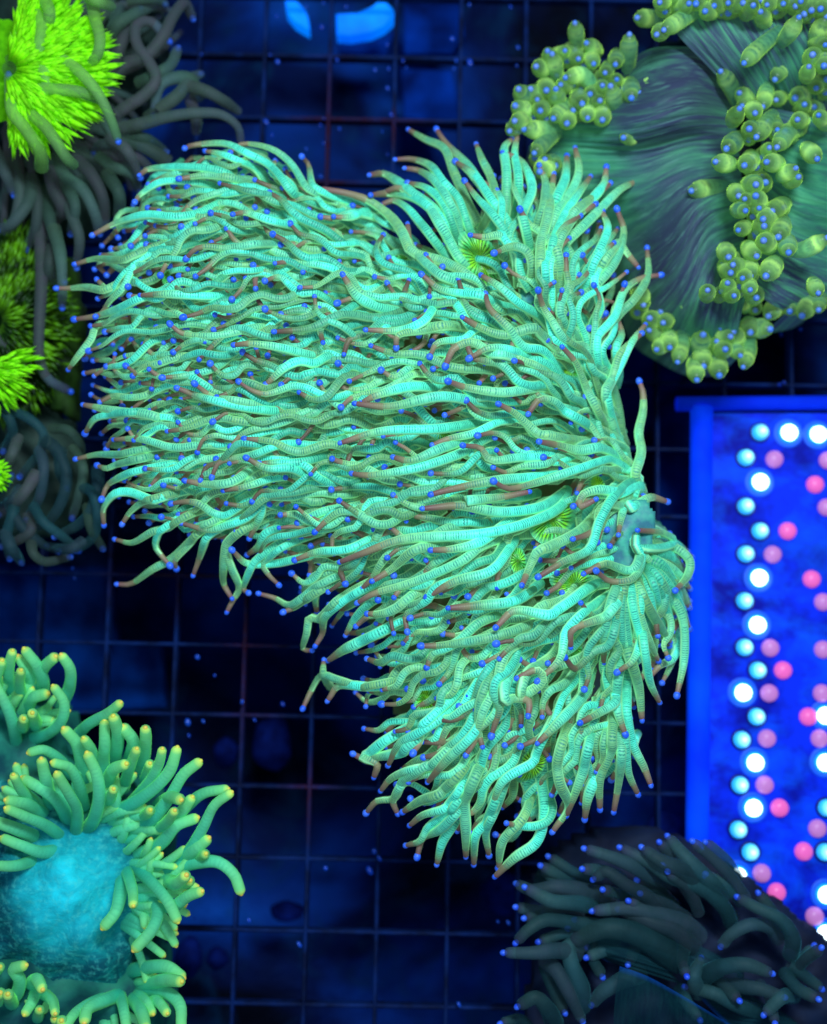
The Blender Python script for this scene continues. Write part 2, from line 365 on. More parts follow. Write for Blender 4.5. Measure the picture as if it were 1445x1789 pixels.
# ------------------------------------------------------------------ LED panel reflection on the water, added as a solid glowing panel
m_board = NT('panel_board'); s = m_board; p = s.pos(); nz = s.noise(p, 1.1, 3, .6)
col = s.mix(s.ramp(nz, [(.36, (0, 0, 0)), (.58, (1, 1, 1))]), lin((0, 10, 130)), lin((0, 36, 205)))
mp = s.n('ShaderNodeMapping'); s.l(p, mp.inputs[0]); mp.inputs['Rotation'].default_value = (0, 0, .75); mp.inputs['Scale'].default_value = (.7, 1.1, 1)
ns = s.noise(mp.outputs[0], 1.3, 4, .6, .5)
col = s.mix(s.ramp(ns, [(.45, (0,)*3), (.8, (.7,)*3)]), col, lin((0, 84, 240)))  # cloudy water ripple light painted into the board's colour and glow
m_board = s.fin(col, .6, .1, .6)
m_rail = simple('panel_rail', lin((0, 44, 235)), .45, .8, lin((0, 70, 255)), .6, 0, .1); m_rail2 = simple('panel_top_rail', lin((0, 30, 200)), .25, .8, lin((0, 54, 230)), .6, 0, .1)
m_dark = simple('lamp_bezel', lin((0, 6, 110)), .1, .4)
def emis(name, c, st):
    s = NT(name); return s.fin(lin(c), .3, .3, st)
m_white = emis('white_lens', (225, 252, 255), 4.0); 
s = NT('cyan_lens'); tc = s.n('ShaderNodeTexCoord').outputs['Object']; v = s.n('ShaderNodeVectorMath', operation='MULTIPLY_ADD'); s.l(tc, v.inputs[0]); v.inputs[1].default_value = (1, 1, 0); v.inputs[2].default_value = (-.02, -.01, 0)
l = s.n('ShaderNodeVectorMath', operation='LENGTH'); s.l(v.outputs[0], l.inputs[0])    # bright chip in the middle, bluer towards the edge of the lens
cc = s.ramp(s.math('DIVIDE', l.outputs['Value'], .17), [(0, lin((240, 255, 255))), (.4, lin((150, 236, 250))), (.95, lin((40, 170, 240)))]); m_cyan = s.fin(cc, .2, .3, 1.0)
m_halo = emis('lamp_halo_glow', (10, 150, 255), .9)  # halo around the white lamps, put in as a glowing ring
m_pink = emis('pink_lens', (228, 96, 176), .55); m_lil = emis('lilac_lens', (186, 116, 186), .5)
ZP = .2
panel = empty('led_panel_reflection', P(1330, 1150, 0), 'water reflection of a bright blue LED light panel with rows of white and pink lamps, built as a solid panel', 'light panel')
prism('board', [(1238, 722), (1226, 1640), (1226, 1800), (1640, 1800), (1640, 722)], .02, ZP, m_board, panel, bev=.001)
for pa, r_, m_ in (([(1226, 712), (1221, 1200), (1214, 1810)], .23, m_rail), ([(1182, 706), (1400, 704), (1650, 702)], .15, m_rail2)):
    V, F, A, e, d = tube([P(x, y, .15) for x, y in pa], lambda t: r_, .5, 12, 14); mesh_obj('rail', V, F, m_, panel)
LED_W = [(1377, 757), (1428, 760), (1327, 843), (1325, 1010), (1322, 1092), (1297, 1210), (1318, 1332), (1315, 1411), (1440, 1332), (1442, 1562), (1440, 1250), (1288, 1530), (1440, 1630)]
LED_C = [(1327, 756), (1302, 800), (1302, 885), (1327, 928), (1302, 968), (1300, 1050), (1300, 1131), (1323, 1171), (1321, 1252), (1295, 1292), (1292, 1371), (1289, 1449), (1310, 1488), (1443, 1411), (1440, 1488)]
LED_P = [(1423, 847), (1375, 928), (1417, 1012), (1367, 1171), (1411, 1252), (1361, 1411), (1403, 1487), (1356, 1558)]
LED_L = [(1352, 803), (1445, 805), (1443, 887), (1349, 969), (1437, 1052), (1345, 1132), (1437, 1135), (1343, 1211), (1435, 1211), (1339, 1290), (1431, 1290), (1335, 1371), (1427, 1447), (1330, 1525), (1422, 1600)]
def lathe(prof, n=18):
    V = []; F = []
    for r, z in prof:
        for i in range(n): V.append((r*math.cos(2*math.pi*i/n), r*math.sin(2*math.pi*i/n), z))
    for j in range(len(prof)-1):
        for i in range(n): F.append([j*n+i, j*n+(i+1) % n, (j+1)*n+(i+1) % n, (j+1)*n+i])
    F.append([(len(prof)-1)*n+i for i in range(n)]); return V, F
def me_of(name, vf, mat):
    me = bpy.data.meshes.new(name); me.from_pydata(vf[0], [], vf[1]); me.polygons.foreach_set('use_smooth', [True]*len(me.polygons)); me.materials.append(mat); return me
kk = (CZ-ZP)/FPX
bez = lathe([(18.5*kk, 0), (18*kk, .05), (16*kk, .07), (14.6*kk, .04)]); lens = lathe([(14.5*kk, .03), (13.6*kk, .12), (10.5*kk, .19), (6*kk, .23), (2*kk, .245)])
ring_v = lathe([(18*kk, .04), (17*kk, .08), (14.6*kk, .1), (14.2*kk, .05)])
dish = lathe([(26*kk, .012), (24*kk, .03), (21*kk, .015), (19*kk, .012), (5*kk, .012)], 28)
m_dish = simple('halo_dish_blue', lin((4, 90, 240)), .1, .5)  # dishes added around the white lamps to give them a halo
lens_p = lathe([(15.5*kk, .03), (14.5*kk, .1), (10*kk, .16), (4*kk, .18)])
me_dish = me_of('added_halo_dish', dish, m_dish)
for lst, nm, mt, ml in ((LED_W, 'white_lamp', m_white, 1), (LED_C, 'cyan_lamp', m_cyan, 1), (LED_P, 'pink_lamp', m_pink, 0), (LED_L, 'lilac_lamp', m_lil, 0)):
    mb = me_of('bezel_or_halo', bez if nm == 'cyan_lamp' else ring_v, m_dark if nm == 'cyan_lamp' else m_halo); mlens = me_of('lens', lens if ml else lens_p, mt)
    for x, y in lst:
        loc = P(x, y, ZP+.002)
        if ml:
            b = link(nm, mb, panel, loc)
            if nm == 'white_lamp': link('added_halo_dish', me_dish, b, loc)
            link('lens', mlens, b, loc)
        else: link(nm, mlens, panel, loc)

# ------------------------------------------------------------------ main torch coral
POLY = [(185, 405), (262, 312), (342, 268), (440, 262), (505, 290), (548, 330), (620, 352), (680, 388), (712, 400), (722, 350), (770, 310), (850, 308), (900, 290),
        (960, 325), (1035, 350), (1080, 400), (1096, 480), (1085, 560), (1095, 600), (1072, 690), (1090, 780), (1112, 830), (1138, 900), (1160, 960), (1186, 1010), (1185, 1130),
        (1165, 1190), (1112, 1215), (1115, 1350), (1050, 1385), (970, 1440), (900, 1465), (770, 1455), (705, 1395), (655, 1330), (618, 1220), (628, 1150), (575, 1090), (515, 1040), (480, 985), (400, 965),
        (330, 935), (240, 915), (200, 870), (185, 790), (150, 715), (138, 620), (165, 540), (152, 480)]
PA = np.array(POLY, float)
def sdist(q):
    """signed distance (photo px) to the colony outline, positive inside"""
    q = np.atleast_2d(q); a = PA; b = np.roll(PA, -1, 0); d = b-a
    w_ = q[:, None, :]-a[None]; t = np.clip((w_*d).sum(-1)/(d*d).sum(-1), 0, 1)
    dist = np.linalg.norm(w_-t[..., None]*d, axis=-1).min(1)
    x, y = q[:, 0][:, None], q[:, 1][:, None]
    c = ((a[:, 1] > y) != (b[:, 1] > y)) & (x < d[:, 0]*(y-a[:, 1])/(d[:, 1]+1e-12)+a[:, 0])
    return np.where(c.sum(1) % 2 == 1, dist, -dist)
def zs(q):
    d = sdist(q); return np.where(d > 0, 3.3+1.7*(1-np.exp(-d/130)), 3.3+np.maximum(d/90, -1.6))

G2, G3 = 2.491, 2.89
GUIDES = trace([[(650,110),(700,95),(850,90),(960,140),(1060,190),(1130,260),(1180,330)], [(880,130),(940,90),(1080,115),(1180,190),(1250,300)],
 [(420,245),(480,215),(700,210),(850,240),(950,320),(1080,375)], [(395,380),(430,340),(540,280),(720,290),(870,330)], [(190,545),(300,490),(450,450),(600,460),(720,440),(860,380),(1000,390)],
 [(1240,160),(1270,200),(1285,290)], [(200,960),(230,940),(270,880),(340,810),(400,690),(560,600),(720,490),(850,460)], [(100,695),(200,670),(330,680)], [(10,820),(60,820),(150,815),(230,830)],
 [(100,975),(200,960),(300,930),(400,880)], [(60,1225),(100,1170),(170,1080),(200,1010),(300,990),(400,1020)], [(430,855),(560,850),(780,860),(900,840)], [(545,1270),(650,1260),(800,1220),(950,1100)],
 [(630,265),(760,250),(900,270),(1020,330)], [(755,128),(820,140),(900,170),(1000,220),(1080,330)], [(905,1105),(980,1100),(1130,1120),(1300,1160),(1440,1140)], [(580,1010),(640,1050),(800,1060),(1000,1020),(1200,1000)],
 [(705,1310),(790,1370),(900,1385),(1080,1420),(1250,1400)], [(660,660),(700,620),(760,610),(860,620),(980,600)], [(895,445),(960,440),(1080,480),(1200,510),(1340,560)]], G3, 100, 220)
GUIDES += trace([[(290,70),(360,110),(440,150),(480,250),(530,360),(590,480)], [(410,72),(450,130),(530,210),(590,290),(650,380),(720,480),(740,560),(760,700)], [(580,135),(605,200),(640,270),(660,350),(640,420),(600,500)],
 [(236,195),(300,195),(380,225),(440,300),(500,370),(540,480),(560,530)], [(277,235),(330,245),(400,290),(460,380),(500,480),(500,620)], [(118,263),(180,260),(260,310),(310,350)],
 [(125,350),(200,345),(300,360),(380,410),(430,480),(470,600)], [(172,390),(220,375),(280,410),(340,480)], [(290,300),(360,320),(430,380),(470,470),(510,600)], [(730,110),(700,150),(710,250),(710,350),(700,480)],
 [(757,90),(745,170),(760,260),(760,350),(740,450)], [(858,235),(880,300),(875,400),(850,480),(820,640)], [(972,187),(965,280),(930,360),(900,450),(860,600)], [(1010,153),(1025,240),(1000,320),(930,420),(900,520),(850,640)],
 [(1072,275),(1020,350),(960,440),(920,530)], [(1143,240),(1130,310),(1050,400),(960,470),(900,560)], [(1277,290),(1200,330),(1120,410),(1040,490),(960,570),(930,650)],
 [(775,425),(810,480),(880,530),(935,620),(935,800),(940,950)], [(1195,425),(1220,520),(1170,660),(1060,780),(960,880)], [(1322,592),(1325,700),(1270,800),(1200,870),(1130,970),(1090,1080)],
 [(1370,700),(1290,715),(1220,770),(1180,880),(1110,960)], [(665,600),(740,575),(800,600),(820,680),(790,780)], [(565,527),(620,535),(680,530),(740,600),(760,750)],
 [(-88,325),(0,340),(100,370),(200,440),(260,520),(300,600),(430,640),(540,700),(640,790),(800,900)], [(620,790),(640,850),(720,930),(780,1010),(870,1030),(940,1130),(990,1240)],
 [(608,705),(680,750),(760,820),(850,880),(920,970)], [(350,705),(420,760),(520,780),(600,790),(680,830),(800,850)], [(110,938),(240,940),(350,900),(410,800),(440,720)], [(5,710),(60,790),(160,840),(340,880)],
 [(1310,920),(1250,1000),(1190,1120),(1150,1200)], [(1290,960),(1205,1040),(1170,1150),(1140,1200)], [(960,1020),(1010,1080),(1060,1200)], [(1130,430),(1150,500),(1110,600),(1040,720),(1000,800)], [(1170,565),(1100,630),(1060,740),(1000,860)],
 [(1025,445),(960,490),(920,560),(880,640)], [(1090,395),(1010,450),(950,530)], [(535,300),(580,360),(660,450),(730,560),(740,650)], [(495,210),(560,260),(640,370),(720,520)], [(705,170),(770,200),(810,270),(820,340),(780,430)],
 [(1155,305),(1090,360),(1010,420)], [(1275,655),(1230,600),(1200,560)], [(280,485),(290,560),(330,620),(420,700)], [(530,890),(600,930),(700,960),(820,930)], [(230,1000),(240,960),(330,940)], [(850,775),(870,840),(910,900)],
 [(915,268),(905,340),(890,440),(860,560)], [(190,335),(240,320),(300,350),(370,400),(420,480)], [(560,1055),(640,1015),(740,1030),(840,1080),(920,1160)], [(465,1165),(540,1190),(700,1210),(860,1190),(960,1230)], [(450,1080),(480,1020),(560,990),(640,1040)]], G2, 600, 200)
GUIDES += trace([[(60,100),(75,150),(75,250),(50,370),(65,480),(30,600)]], 3.194, 1100, 640)
NPL = 0
GUIDES += trace([[(1310,455),(1250,440),(1200,470)], [(1205,575),(1300,585),(1350,620),(1300,645),(1220,650)], [(1355,815),(1400,760),(1410,700),(1360,650),(1290,640),(1200,680)],
 [(65,865),(130,830),(300,780),(480,700),(560,640),(680,600),(790,590)], [(640,65),(700,100),(790,180)], [(-5,700),(100,660),(250,610),(550,590),(750,545),(880,480),(910,410)], [(805,757),(900,700),(1000,650),(1040,540),(1090,450),(1150,390)],
 [(1015,455),(960,480),(975,430),(1040,410),(1120,420)], [(45,345),(120,350),(300,320),(480,260),(600,190),(740,165)], [(215,280),(280,290),(400,240),(520,200),(640,180)], [(370,425),(430,410),(600,375),(760,360),(940,340),(1050,300)],
 [(620,380),(680,405),(820,370),(940,330),(1060,290)], [(335,485),(480,475),(640,500),(800,480),(900,420)], [(370,655),(450,650),(560,620),(700,520),(800,480)], [(128,775),(200,730),(300,650),(420,640),(560,600)],
 [(350,840),(460,780),(600,740),(680,640),(700,600)], [(730,790),(760,720),(790,660),(820,650)], [(990,745),(1060,710),(1100,720),(1160,740)], [(1035,745),(1080,780),(1160,780),(1200,740),(1215,670)], [(805,215),(880,230),(960,250),(1020,240)],
 [(760,90),(800,40),(860,50),(900,90)], [(495,230),(560,240),(600,290),(700,280)], [(925,1040),(930,980),(1000,950),(1060,930)], [(60,60),(200,70),(400,30),(600,60),(760,40)], [(0,215),(160,170),(400,160),(650,120)],
 [(330,1045),(420,1040),(600,1010),(760,960),(900,900)], [(440,890),(560,880),(700,860),(800,790)], [(630,960),(700,900),(830,920)], [(1125,1145),(1180,1100),(1210,1000),(1200,860)], [(85,50),(150,20),(300,-10),(500,20)],
 [(745,420),(640,440),(500,455)], [(800,1180),(880,1100),(900,1000)]], 2.33, 600, 680)
GUIDES += trace([[(1372,120),(1395,0),(1390,-140),(1335,-230),(1265,-280)], [(1307,150),(1275,80),(1255,-40),(1245,-140),(1235,-240)], [(1247,207),(1235,100),(1205,0),(1165,-100)], [(1275,435),(1254,380),(1214,300),(1194,200)],
 [(738,760),(800,700),(880,640),(905,530),(890,400)], [(745,730),(760,640),(830,560),(860,480)], [(530,715),(550,640),(600,560),(640,470)], [(425,655),(470,640),(500,590),(570,540)], [(462,685),(480,630),(540,600),(590,550)],
 [(285,537),(320,500),(380,490),(410,430),(470,390)], [(387,537),(375,500),(400,450)], [(437,583),(480,550),(550,530)], [(415,535),(470,500),(530,480)], [(310,410),(318,370),(270,350)], [(243,340),(280,350),(400,330)],
 [(62,168),(90,110),(125,60),(180,75),(260,100)], [(630,690),(630,600),(625,500)], [(658,718),(665,620),(700,580)], [(710,685),(700,610),(720,560)], [(335,460),(370,420),(440,390),(500,380)], [(450,325),(470,290),(475,240)],
 [(360,370),(400,300),(500,240),(600,160),(640,60)], [(500,430),(560,360),(660,260),(720,140),(740,60)], [(720,530),(760,430),(860,370)], [(850,190),(850,150),(800,140),(770,150)], [(820,65),(880,40),(900,80),(830,130)],
 [(890,290),(960,220),(1040,130),(1070,40)], [(1040,222),(1100,190),(1150,160)], [(1185,255),(1160,180),(1150,60),(1145,-60)], [(940,600),(990,520),(960,440),(950,380)], [(1230,470),(1200,400),(1190,300)], [(1100,520),(1100,420),(1140,320)],
 [(1150,530),(1165,440),(1175,340)], [(150,142),(190,95),(300,100),(420,90)], [(1048,555),(1060,480),(1100,380),(1120,280)], [(985,545),(1010,480),(1040,400)]], 2.007, 500, 1150)
GUIDES += trace([[(315,985),(380,980),(480,910),(580,855),(680,760)], [(300,760),(380,775),(480,720),(560,700)], [(600,900),(600,860),(680,770),(720,700)], [(690,930),(720,850),(750,760)], [(235,675),(235,600),(290,530),(370,520),(480,560)],
 [(335,670),(370,620),(430,570)], [(105,350),(200,330),(310,330)], [(210,388),(250,400),(300,380)], [(228,545),(260,480),(350,430)], [(862,1115),(890,1060),(920,1000),(880,900),(850,800)], [(875,1045),(840,980),(840,900),(850,800)],
 [(960,1025),(940,1000),(980,900)], [(1030,1035),(1100,1055),(1170,1090),(1230,1060),(1290,1010)], [(1110,980),(1070,940),(1040,890)], [(1155,1120),(1200,1100),(1240,1070)], [(1280,1320),(1240,1310),(1260,1230),(1275,1150),(1320,1160),(1400,1080)],
 [(1310,1285),(1340,1230),(1350,1150),(1430,1080)], [(640,680),(760,710),(850,690),(960,650),(1060,560),(1180,480)], [(890,820),(960,880),(1100,880),(1240,850),(1400,820)], [(660,465),(760,480),(880,470),(1000,400),(1100,390)],
 [(970,355),(1060,400),(1180,400),(1280,440),(1420,430)], [(850,510),(960,490),(1100,450),(1300,440)], [(620,0),(700,30),(800,60),(1000,100),(1200,110),(1350,40)], [(145,215),(190,150),(260,130)], [(560,880),(500,800),(510,730)], [(140,80),(300,110),(500,140),(600,230)],
 [(1375,1365),(1440,1320),(1500,1290)], [(1345,1380),(1345,1440),(1380,1500)]], 2.89, 100, 680)

# flow samples: position and direction towards the tips
FS = []
for g in GUIDES:
    for a, b in zip(g[:-1], g[1:]):
        dx, dy = b[0]-a[0], b[1]-a[1]; L = math.hypot(dx, dy)
        if L > 1: FS.append(((a[0]+b[0])/2, (a[1]+b[1])/2, dx/L, dy/L, .6))
for x, y, dx, dy in [(1000, 620, -1, -.2), (950, 680, -1, .05), (850, 600, -1, .05), (750, 650, -1, 0), (650, 600, -1, .05), (550, 560, -1, .05), (550, 700, -1, 0), (450, 650, -1, .1), (450, 780, -1, .1), (350, 700, -1, 0),
    (300, 620, -1, .1), (250, 700, -1, .1), (200, 640, -1, .1), (250, 800, -1, .2), (350, 850, -1, .3), (500, 880, -1, .2), (600, 800, -1, .05), (700, 850, -1, .15), (800, 780, -1, .1), (900, 830, -1, .1), (650, 930, -1, .3), (580, 1000, -1, .4),
    (750, 1000, -1, .35), (850, 1050, -1, .4), (700, 1100, -.9, .5), (650, 1180, -1, .2), (800, 1180, -.6, .8), (900, 1200, -.4, .9), (1000, 1250, -.25, 1), (1050, 1150, -.2, 1), (1100, 1250, .1, 1), (1150, 1100, .3, 1), (1080, 1320, .1, 1),
    (1170, 1000, .8, .7), (700, 1280, -.9, .3), (720, 1350, -.8, .6), (850, 1380, -.2, 1), (950, 1400, -.1, 1), (780, 1250, -.7, .6), (1060, 650, -.4, -1), (1080, 750, -.2, -1), (1050, 550, .2, -1), (950, 950, -1, .4), (1000, 1040, -.8, .6),
    (450, 450, -1, .1), (350, 430, -1, .3), (250, 480, -1, .4), (300, 550, -1, .2), (600, 450, -1, -.2), (520, 370, -1, -.2), (400, 300, -1, -.1), (650, 500, -1, 0), (420, 560, -1, .1)]:
    L = math.hypot(dx, dy); FS.append((x, y, dx/L, dy/L, 2.0))
FS = np.array(FS)
def flow(x, y):
    d2 = (FS[:, 0]-x)**2+(FS[:, 1]-y)**2; w_ = FS[:, 4]/(d2+25**2)**1.5
    v = (w_[:, None]*FS[:, 2:4]).sum(0); return v/(np.linalg.norm(v)+1e-9)
DISCS = [(838, 452, 44, 0), (703, 455, 20, 0), (768, 752, 22, 0), (965, 905, 46, 0), (1003, 1022, 36, 0), (1108, 985, 30, 0), (742, 1222, 24, 0), (930, 1335, 32, 0), (1000, 1130, 26, 0), (290, 484, 12, 0), (305, 690, 14, 0), (905, 980, 24, 0), (1045, 850, 20, 0),
         (1000, 650, 16, 0)]
GAPS = [(925, 555, 26), (960, 757, 24), (985, 840, 16), (665, 540, 12), (905, 940, 12), (940, 880, 14)]

torch = empty('torch_coral', P(800, 800, .1), 'large mint green torch coral with hundreds of blue tipped tentacles in the middle', 'coral')
def world_path(px, off):
    """photo path -> 3D, riding on the dome of the colony with offsets"""
    q = np.array(px, float); z = zs(q)+np.array(off)
    return [P(a, b, c) for (a, b), c in zip(q, z)]
def extend(g, n=9):
    cx, cy = g[0]; add = []
    for _ in range(n):
        v = flow(cx, cy); cx -= v[0]*14; cy -= v[1]*14
        if sdist((cx, cy))[0] < -25: break
        add.append((cx, cy))
    return add[::-2][::1] + list(g)
jobs = []                       # (score, points, radius, rnd)
for g in GUIDES:
    L = np.linalg.norm(np.diff(np.array(g), axis=0), axis=1).sum(); gx = g[-1][0]
    if L < 130 or sdist(g[0])[0] < 45: g = extend(g)
    n = len(g); q = np.array(g); sd = sdist(q)
    L = np.linalg.norm(np.diff(q, axis=0), axis=1).sum()
    off = [-.7 + 1.05*min(1, 2.2*i/(n-1)) + (.1*math.sin(i*2.1+g[0][0])) for i in range(n)]
    off[-1] += .08
    jobs.append((9+L/400, world_path(g, off), random.uniform(.068, .086) if gx < 560 else random.uniform(.08, .1), random.uniform(.45, 1)))
# dart throwing for the other tips
tips = [g[-1] for g in GUIDES]; cand = 0
while cand < 30000:
    cand += 1
    x, y = random.uniform(120, 1205), random.uniform(250, 1500)
    dm = (17 if x < 330 else 20) if x < 600 and y < 1000 else (22 if y > 1000 else 23)
    if sdist((x, y))[0] < 2: continue
    if min((x-a)**2+(y-b)**2 for a, b in tips) < dm*dm: continue
    tips.append((x, y)); L = random.uniform(110, 270); ph = random.uniform(0, 6.3); wl = random.uniform(60, 140); am = random.uniform(.15, .8)
    c = random.gauss(0, .38); pts = [(x, y)]; acc = 0; cx, cy = x, y; hid = random.random() < .25
    hook = random.choice((-1, 1))*random.uniform(0, 1.1)
    while acc < L:
        v = flow(cx, cy); a = math.atan2(v[1], v[0]) + c*math.exp(-acc/150) + am*math.sin(ph+acc/wl*6.3) + hook*math.exp(-acc/18)
        cx -= math.cos(a)*12; cy -= math.sin(a)*12; acc += 12
        if sdist((cx, cy))[0] < -4: break
        pts.append((cx, cy))
    if len(pts) < 4: continue
    bad = any(min(math.hypot(a-gx, b-gy) for a, b in pts) < gr*.9 for gx, gy, gr in GAPS)
    if bad and random.random() < .6: continue
    bad = bad or any(min(math.hypot(a-gx, b-gy) for a, b in pts) < gr*.75 for gx, gy, gr, _ in DISCS)
    if bad and random.random() < .6: continue
    pts = pts[::2] + ([pts[-1]] if len(pts) % 2 == 0 else []); pts = pts[::-1]
    n = len(pts); lay = random.uniform(-.55, .3) - (.45 if bad else 0)
    off = [lay - .5*max(0, 1-2.0*i/(n-1)) + .05*math.sin(i*1.3+ph) for i in range(n)]
    off[-1] += random.uniform(0, .12)
    jobs.append((lay*2+len(pts)/12, world_path(pts, off), (random.uniform(.05, .075) if x < 420 else random.uniform(.056, .088)), random.random()))
# tuft that fans right and down from the disc at the right edge
for k in range(85):
    a = math.radians(random.uniform(-75, 135)); L = random.uniform(45, 105)*(1.25 if a > .6 else 1); r0 = random.uniform(18, 34); pts = []
    for q in range(6):
        t = q/5; rr_ = r0+L*t; aa = a+.35*t*(1 if a < 1.3 else -1); pts.append((1106+math.cos(aa)*rr_*.92, 985+math.sin(aa)*rr_+30*t*t))
    if pts[-1][0] > 1208: pts = [(1106+(x-1106)*.8, y) for x, y in pts]
    h = random.uniform(-.5, .25); jobs.append((6+h, world_path(pts, [h-.1+.45*math.sin(min(1, i/3)*1.57)-.12*i*i/5 for i in range(6)]), random.uniform(.07, .092), random.random()))
# lower understory, short and darker from being shaded
for k in range(420):
    while True:
        x, y = random.uniform(130, 1200), random.uniform(260, 1490)
        if sdist((x, y))[0] > 6 and all(math.hypot(x-gx, y-gy) > gr for gx, gy, gr, _ in DISCS[:12]): break
    pts = [(x, y)]; cx, cy = x, y; ph = random.uniform(0, 6)
    for q in range(12):
        v = flow(cx, cy); a = math.atan2(v[1], v[0])+.5*math.sin(ph+q*.7)
        cx -= math.cos(a)*11; cy -= math.sin(a)*11
        if sdist((cx, cy))[0] < 0: break
        pts.append((cx, cy))
    if len(pts) < 4: continue
    pts = pts[::2][::-1]; off = [-.85+random.uniform(-.1, .1) for _ in pts]
    jobs.append((-9, world_path(pts, off), random.uniform(.07, .09), random.random()))
jobs.sort(key=lambda j: -j[0])
def torch_rad(r):
    return lambda t: r*(1.05 - .12*t) if t < .7 else r*(.966 - .46*(t-.7)/.3)
rest = []; rest_tips = []
tv, tf = sphere_vf(8, 5); tv = np.array(tv)
for i, (sc, pts, r, rn) in enumerate(jobs):
    tr = random.uniform(.044, .068)
    if i < 300:
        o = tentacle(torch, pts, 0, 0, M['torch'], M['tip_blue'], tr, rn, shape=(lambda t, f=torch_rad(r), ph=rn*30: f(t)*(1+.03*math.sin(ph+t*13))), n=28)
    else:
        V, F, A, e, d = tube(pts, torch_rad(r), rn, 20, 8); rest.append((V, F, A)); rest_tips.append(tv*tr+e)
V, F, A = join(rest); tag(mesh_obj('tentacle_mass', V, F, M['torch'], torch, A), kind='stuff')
TF = []; o_ = 0
for k in range(len(rest_tips)): TF += [[q+o_ for q in f] for f in tf]; o_ += len(tv)
tag(mesh_obj('tip_mass', np.vstack(rest_tips), TF, M['tip_blue'], torch), kind='stuff')
print('torch tentacles', len(jobs))

# fleshy base under the tentacles
def height_mesh(inside, zf, x0, x1, y0, y1, step, zb):
    """closed mound over the photo-pixel region where inside(q) > 0"""
    xs = np.arange(x0, x1+step, step); ys = np.arange(y0, y1+step, step); X, Y = np.meshgrid(xs, ys); q = np.c_[X.ravel(), Y.ravel()]
    sd = inside(q); z = zf(q, sd); V = [P(a, b, c) for (a, b), c in zip(q, z)]; nx = len(xs); F = []; edge = {}
    for j in range(len(ys)-1):
        for i in range(nx-1):
            a = j*nx+i; f = [a, a+nx, a+nx+1, a+1]
            if sum(sd[v] > 0 for v in f) >= 3:
                F.append(f)
                for e in zip(f, f[1:]+f[:1]): edge[e] = 1
    bd = [e for e in edge if (e[1], e[0]) not in edge]; low = {}
    for a, b in bd:
        for v in (a, b):
            if v not in low: low[v] = len(V); V.append((V[v][0], V[v][1], zb))
        F.append([b, a, low[a], low[b]])
    used = sorted({v for f in F for v in f}); re_ = {v: i for i, v in enumerate(used)}
    return [V[v] for v in used], [[re_[v] for v in f] for f in F]
m_flesh = simple('coral_base_flesh', lin((70, 120, 76)), .1, .7, lin((96, 96, 58)), 3, .5)
V, F = height_mesh(lambda q: sdist(q)-58, lambda q, sd: zs(q)-1.15-1.2*np.exp(-np.maximum(sd, 0)/25)-.12*np.sin(q[:, 0]*.05)*np.sin(q[:, 1]*.045), 120, 1210, 240, 1500, 9, .05)
mesh_obj('coral_base', V, F, m_flesh, torch)

# ridged oral discs
s = NT('oral_disc'); a = s.attr('st'); r = s.attr('rr')
sn = s.math('MULTIPLY_ADD', s.math('SINE', s.math('ADD', a, s.math('MULTIPLY', s.noise(s.pos(), 4, 3), 9))), .5, .5); nz = s.noise(s.pos(), 5, 2)
col = s.mix(s.ramp(sn, [(.12, (0, 0, 0)), (.5, (1, 1, 1))]), lin((50, 110, 40)), s.mix(s.ramp(nz, [(.4, (0,)*3), (.62, (1,)*3)]), lin((80, 215, 110)), lin((140, 230, 50))))
col = s.mix(s.math('LESS_THAN', r, .13), col, lin((110, 190, 70)))
col = s.mix(s.ramp(r, [(.75, (0,)*3), (1, (1,)*3)]), col, lin((90, 200, 140)))
s.bump(sn, .8, .04); m_disc = s.fin(col, .35, .4, .2)
def oral_disc(parent, px, py, rpx, z, mat=m_disc, nr=10, na=72, ridges=26, aspect=1.0, rot=0, tilt=(0, 0), name='oral_disc', cup=.35):
    c = np.array(P(px, py, z)); k = (CZ-z)/FPX*rpx; V = [c+np.array((0, 0, -.12))]; F = []; st = [0]; rr = [0]
    ph = random.random()*6
    for j in range(1, nr+1):
        for i in range(na):
            a = 2*math.pi*i/na; r_ = j/nr*(1+.07*math.sin(3*a+ph)+.05*math.sin(5*a+ph*2)*(j/nr))
            x, y = math.cos(a)*r_*k, math.sin(a)*r_*k*aspect; x, y = x*math.cos(rot)-y*math.sin(rot), x*math.sin(rot)+y*math.cos(rot)
            zz = cup*k*(-(r_-.55)**2) + .035*math.sin(a*ridges) + tilt[0]*x+tilt[1]*y
            V.append(c+np.array((x, y, zz))); st.append(a*ridges); rr.append(r_)
    for i in range(na):
        k2 = (i+1) % na; F.append([0, 1+i, 1+k2])
        for j in range(nr-1): F.append([1+j*na+i, 1+(j+1)*na+i, 1+(j+1)*na+k2, 1+j*na+k2])
    # i wraps once: give the seam a matching stripe value through whole ridges
    return mesh_obj(name, V, F, mat, parent, dict(st=st, rr=rr))
for i, (x, y, r_, dz) in enumerate(DISCS):
    z = zs(np.array([(x, y)]))[0] - .35
    oral_disc(torch, x, y, r_*1.15, z, aspect=random.uniform(.45, .75), rot=random.uniform(0, 3), tilt=(random.uniform(-.6, .6), random.uniform(-.6, .6)), ridges=30 if r_ > 30 else 20, cup=.7)

m_grey = simple('blue_grey_flesh', lin((60, 120, 140)), .03, .5, lin((70, 170, 150)), 5, .4)
mound_later = [([(1052, 872), (1125, 868), (1150, 905), (1140, 960), (1105, 1010), (1062, 985), (1040, 920)], 3.85), ([(905, 500), (950, 486), (965, 500), (930, 530), (905, 545)], 4.0)]
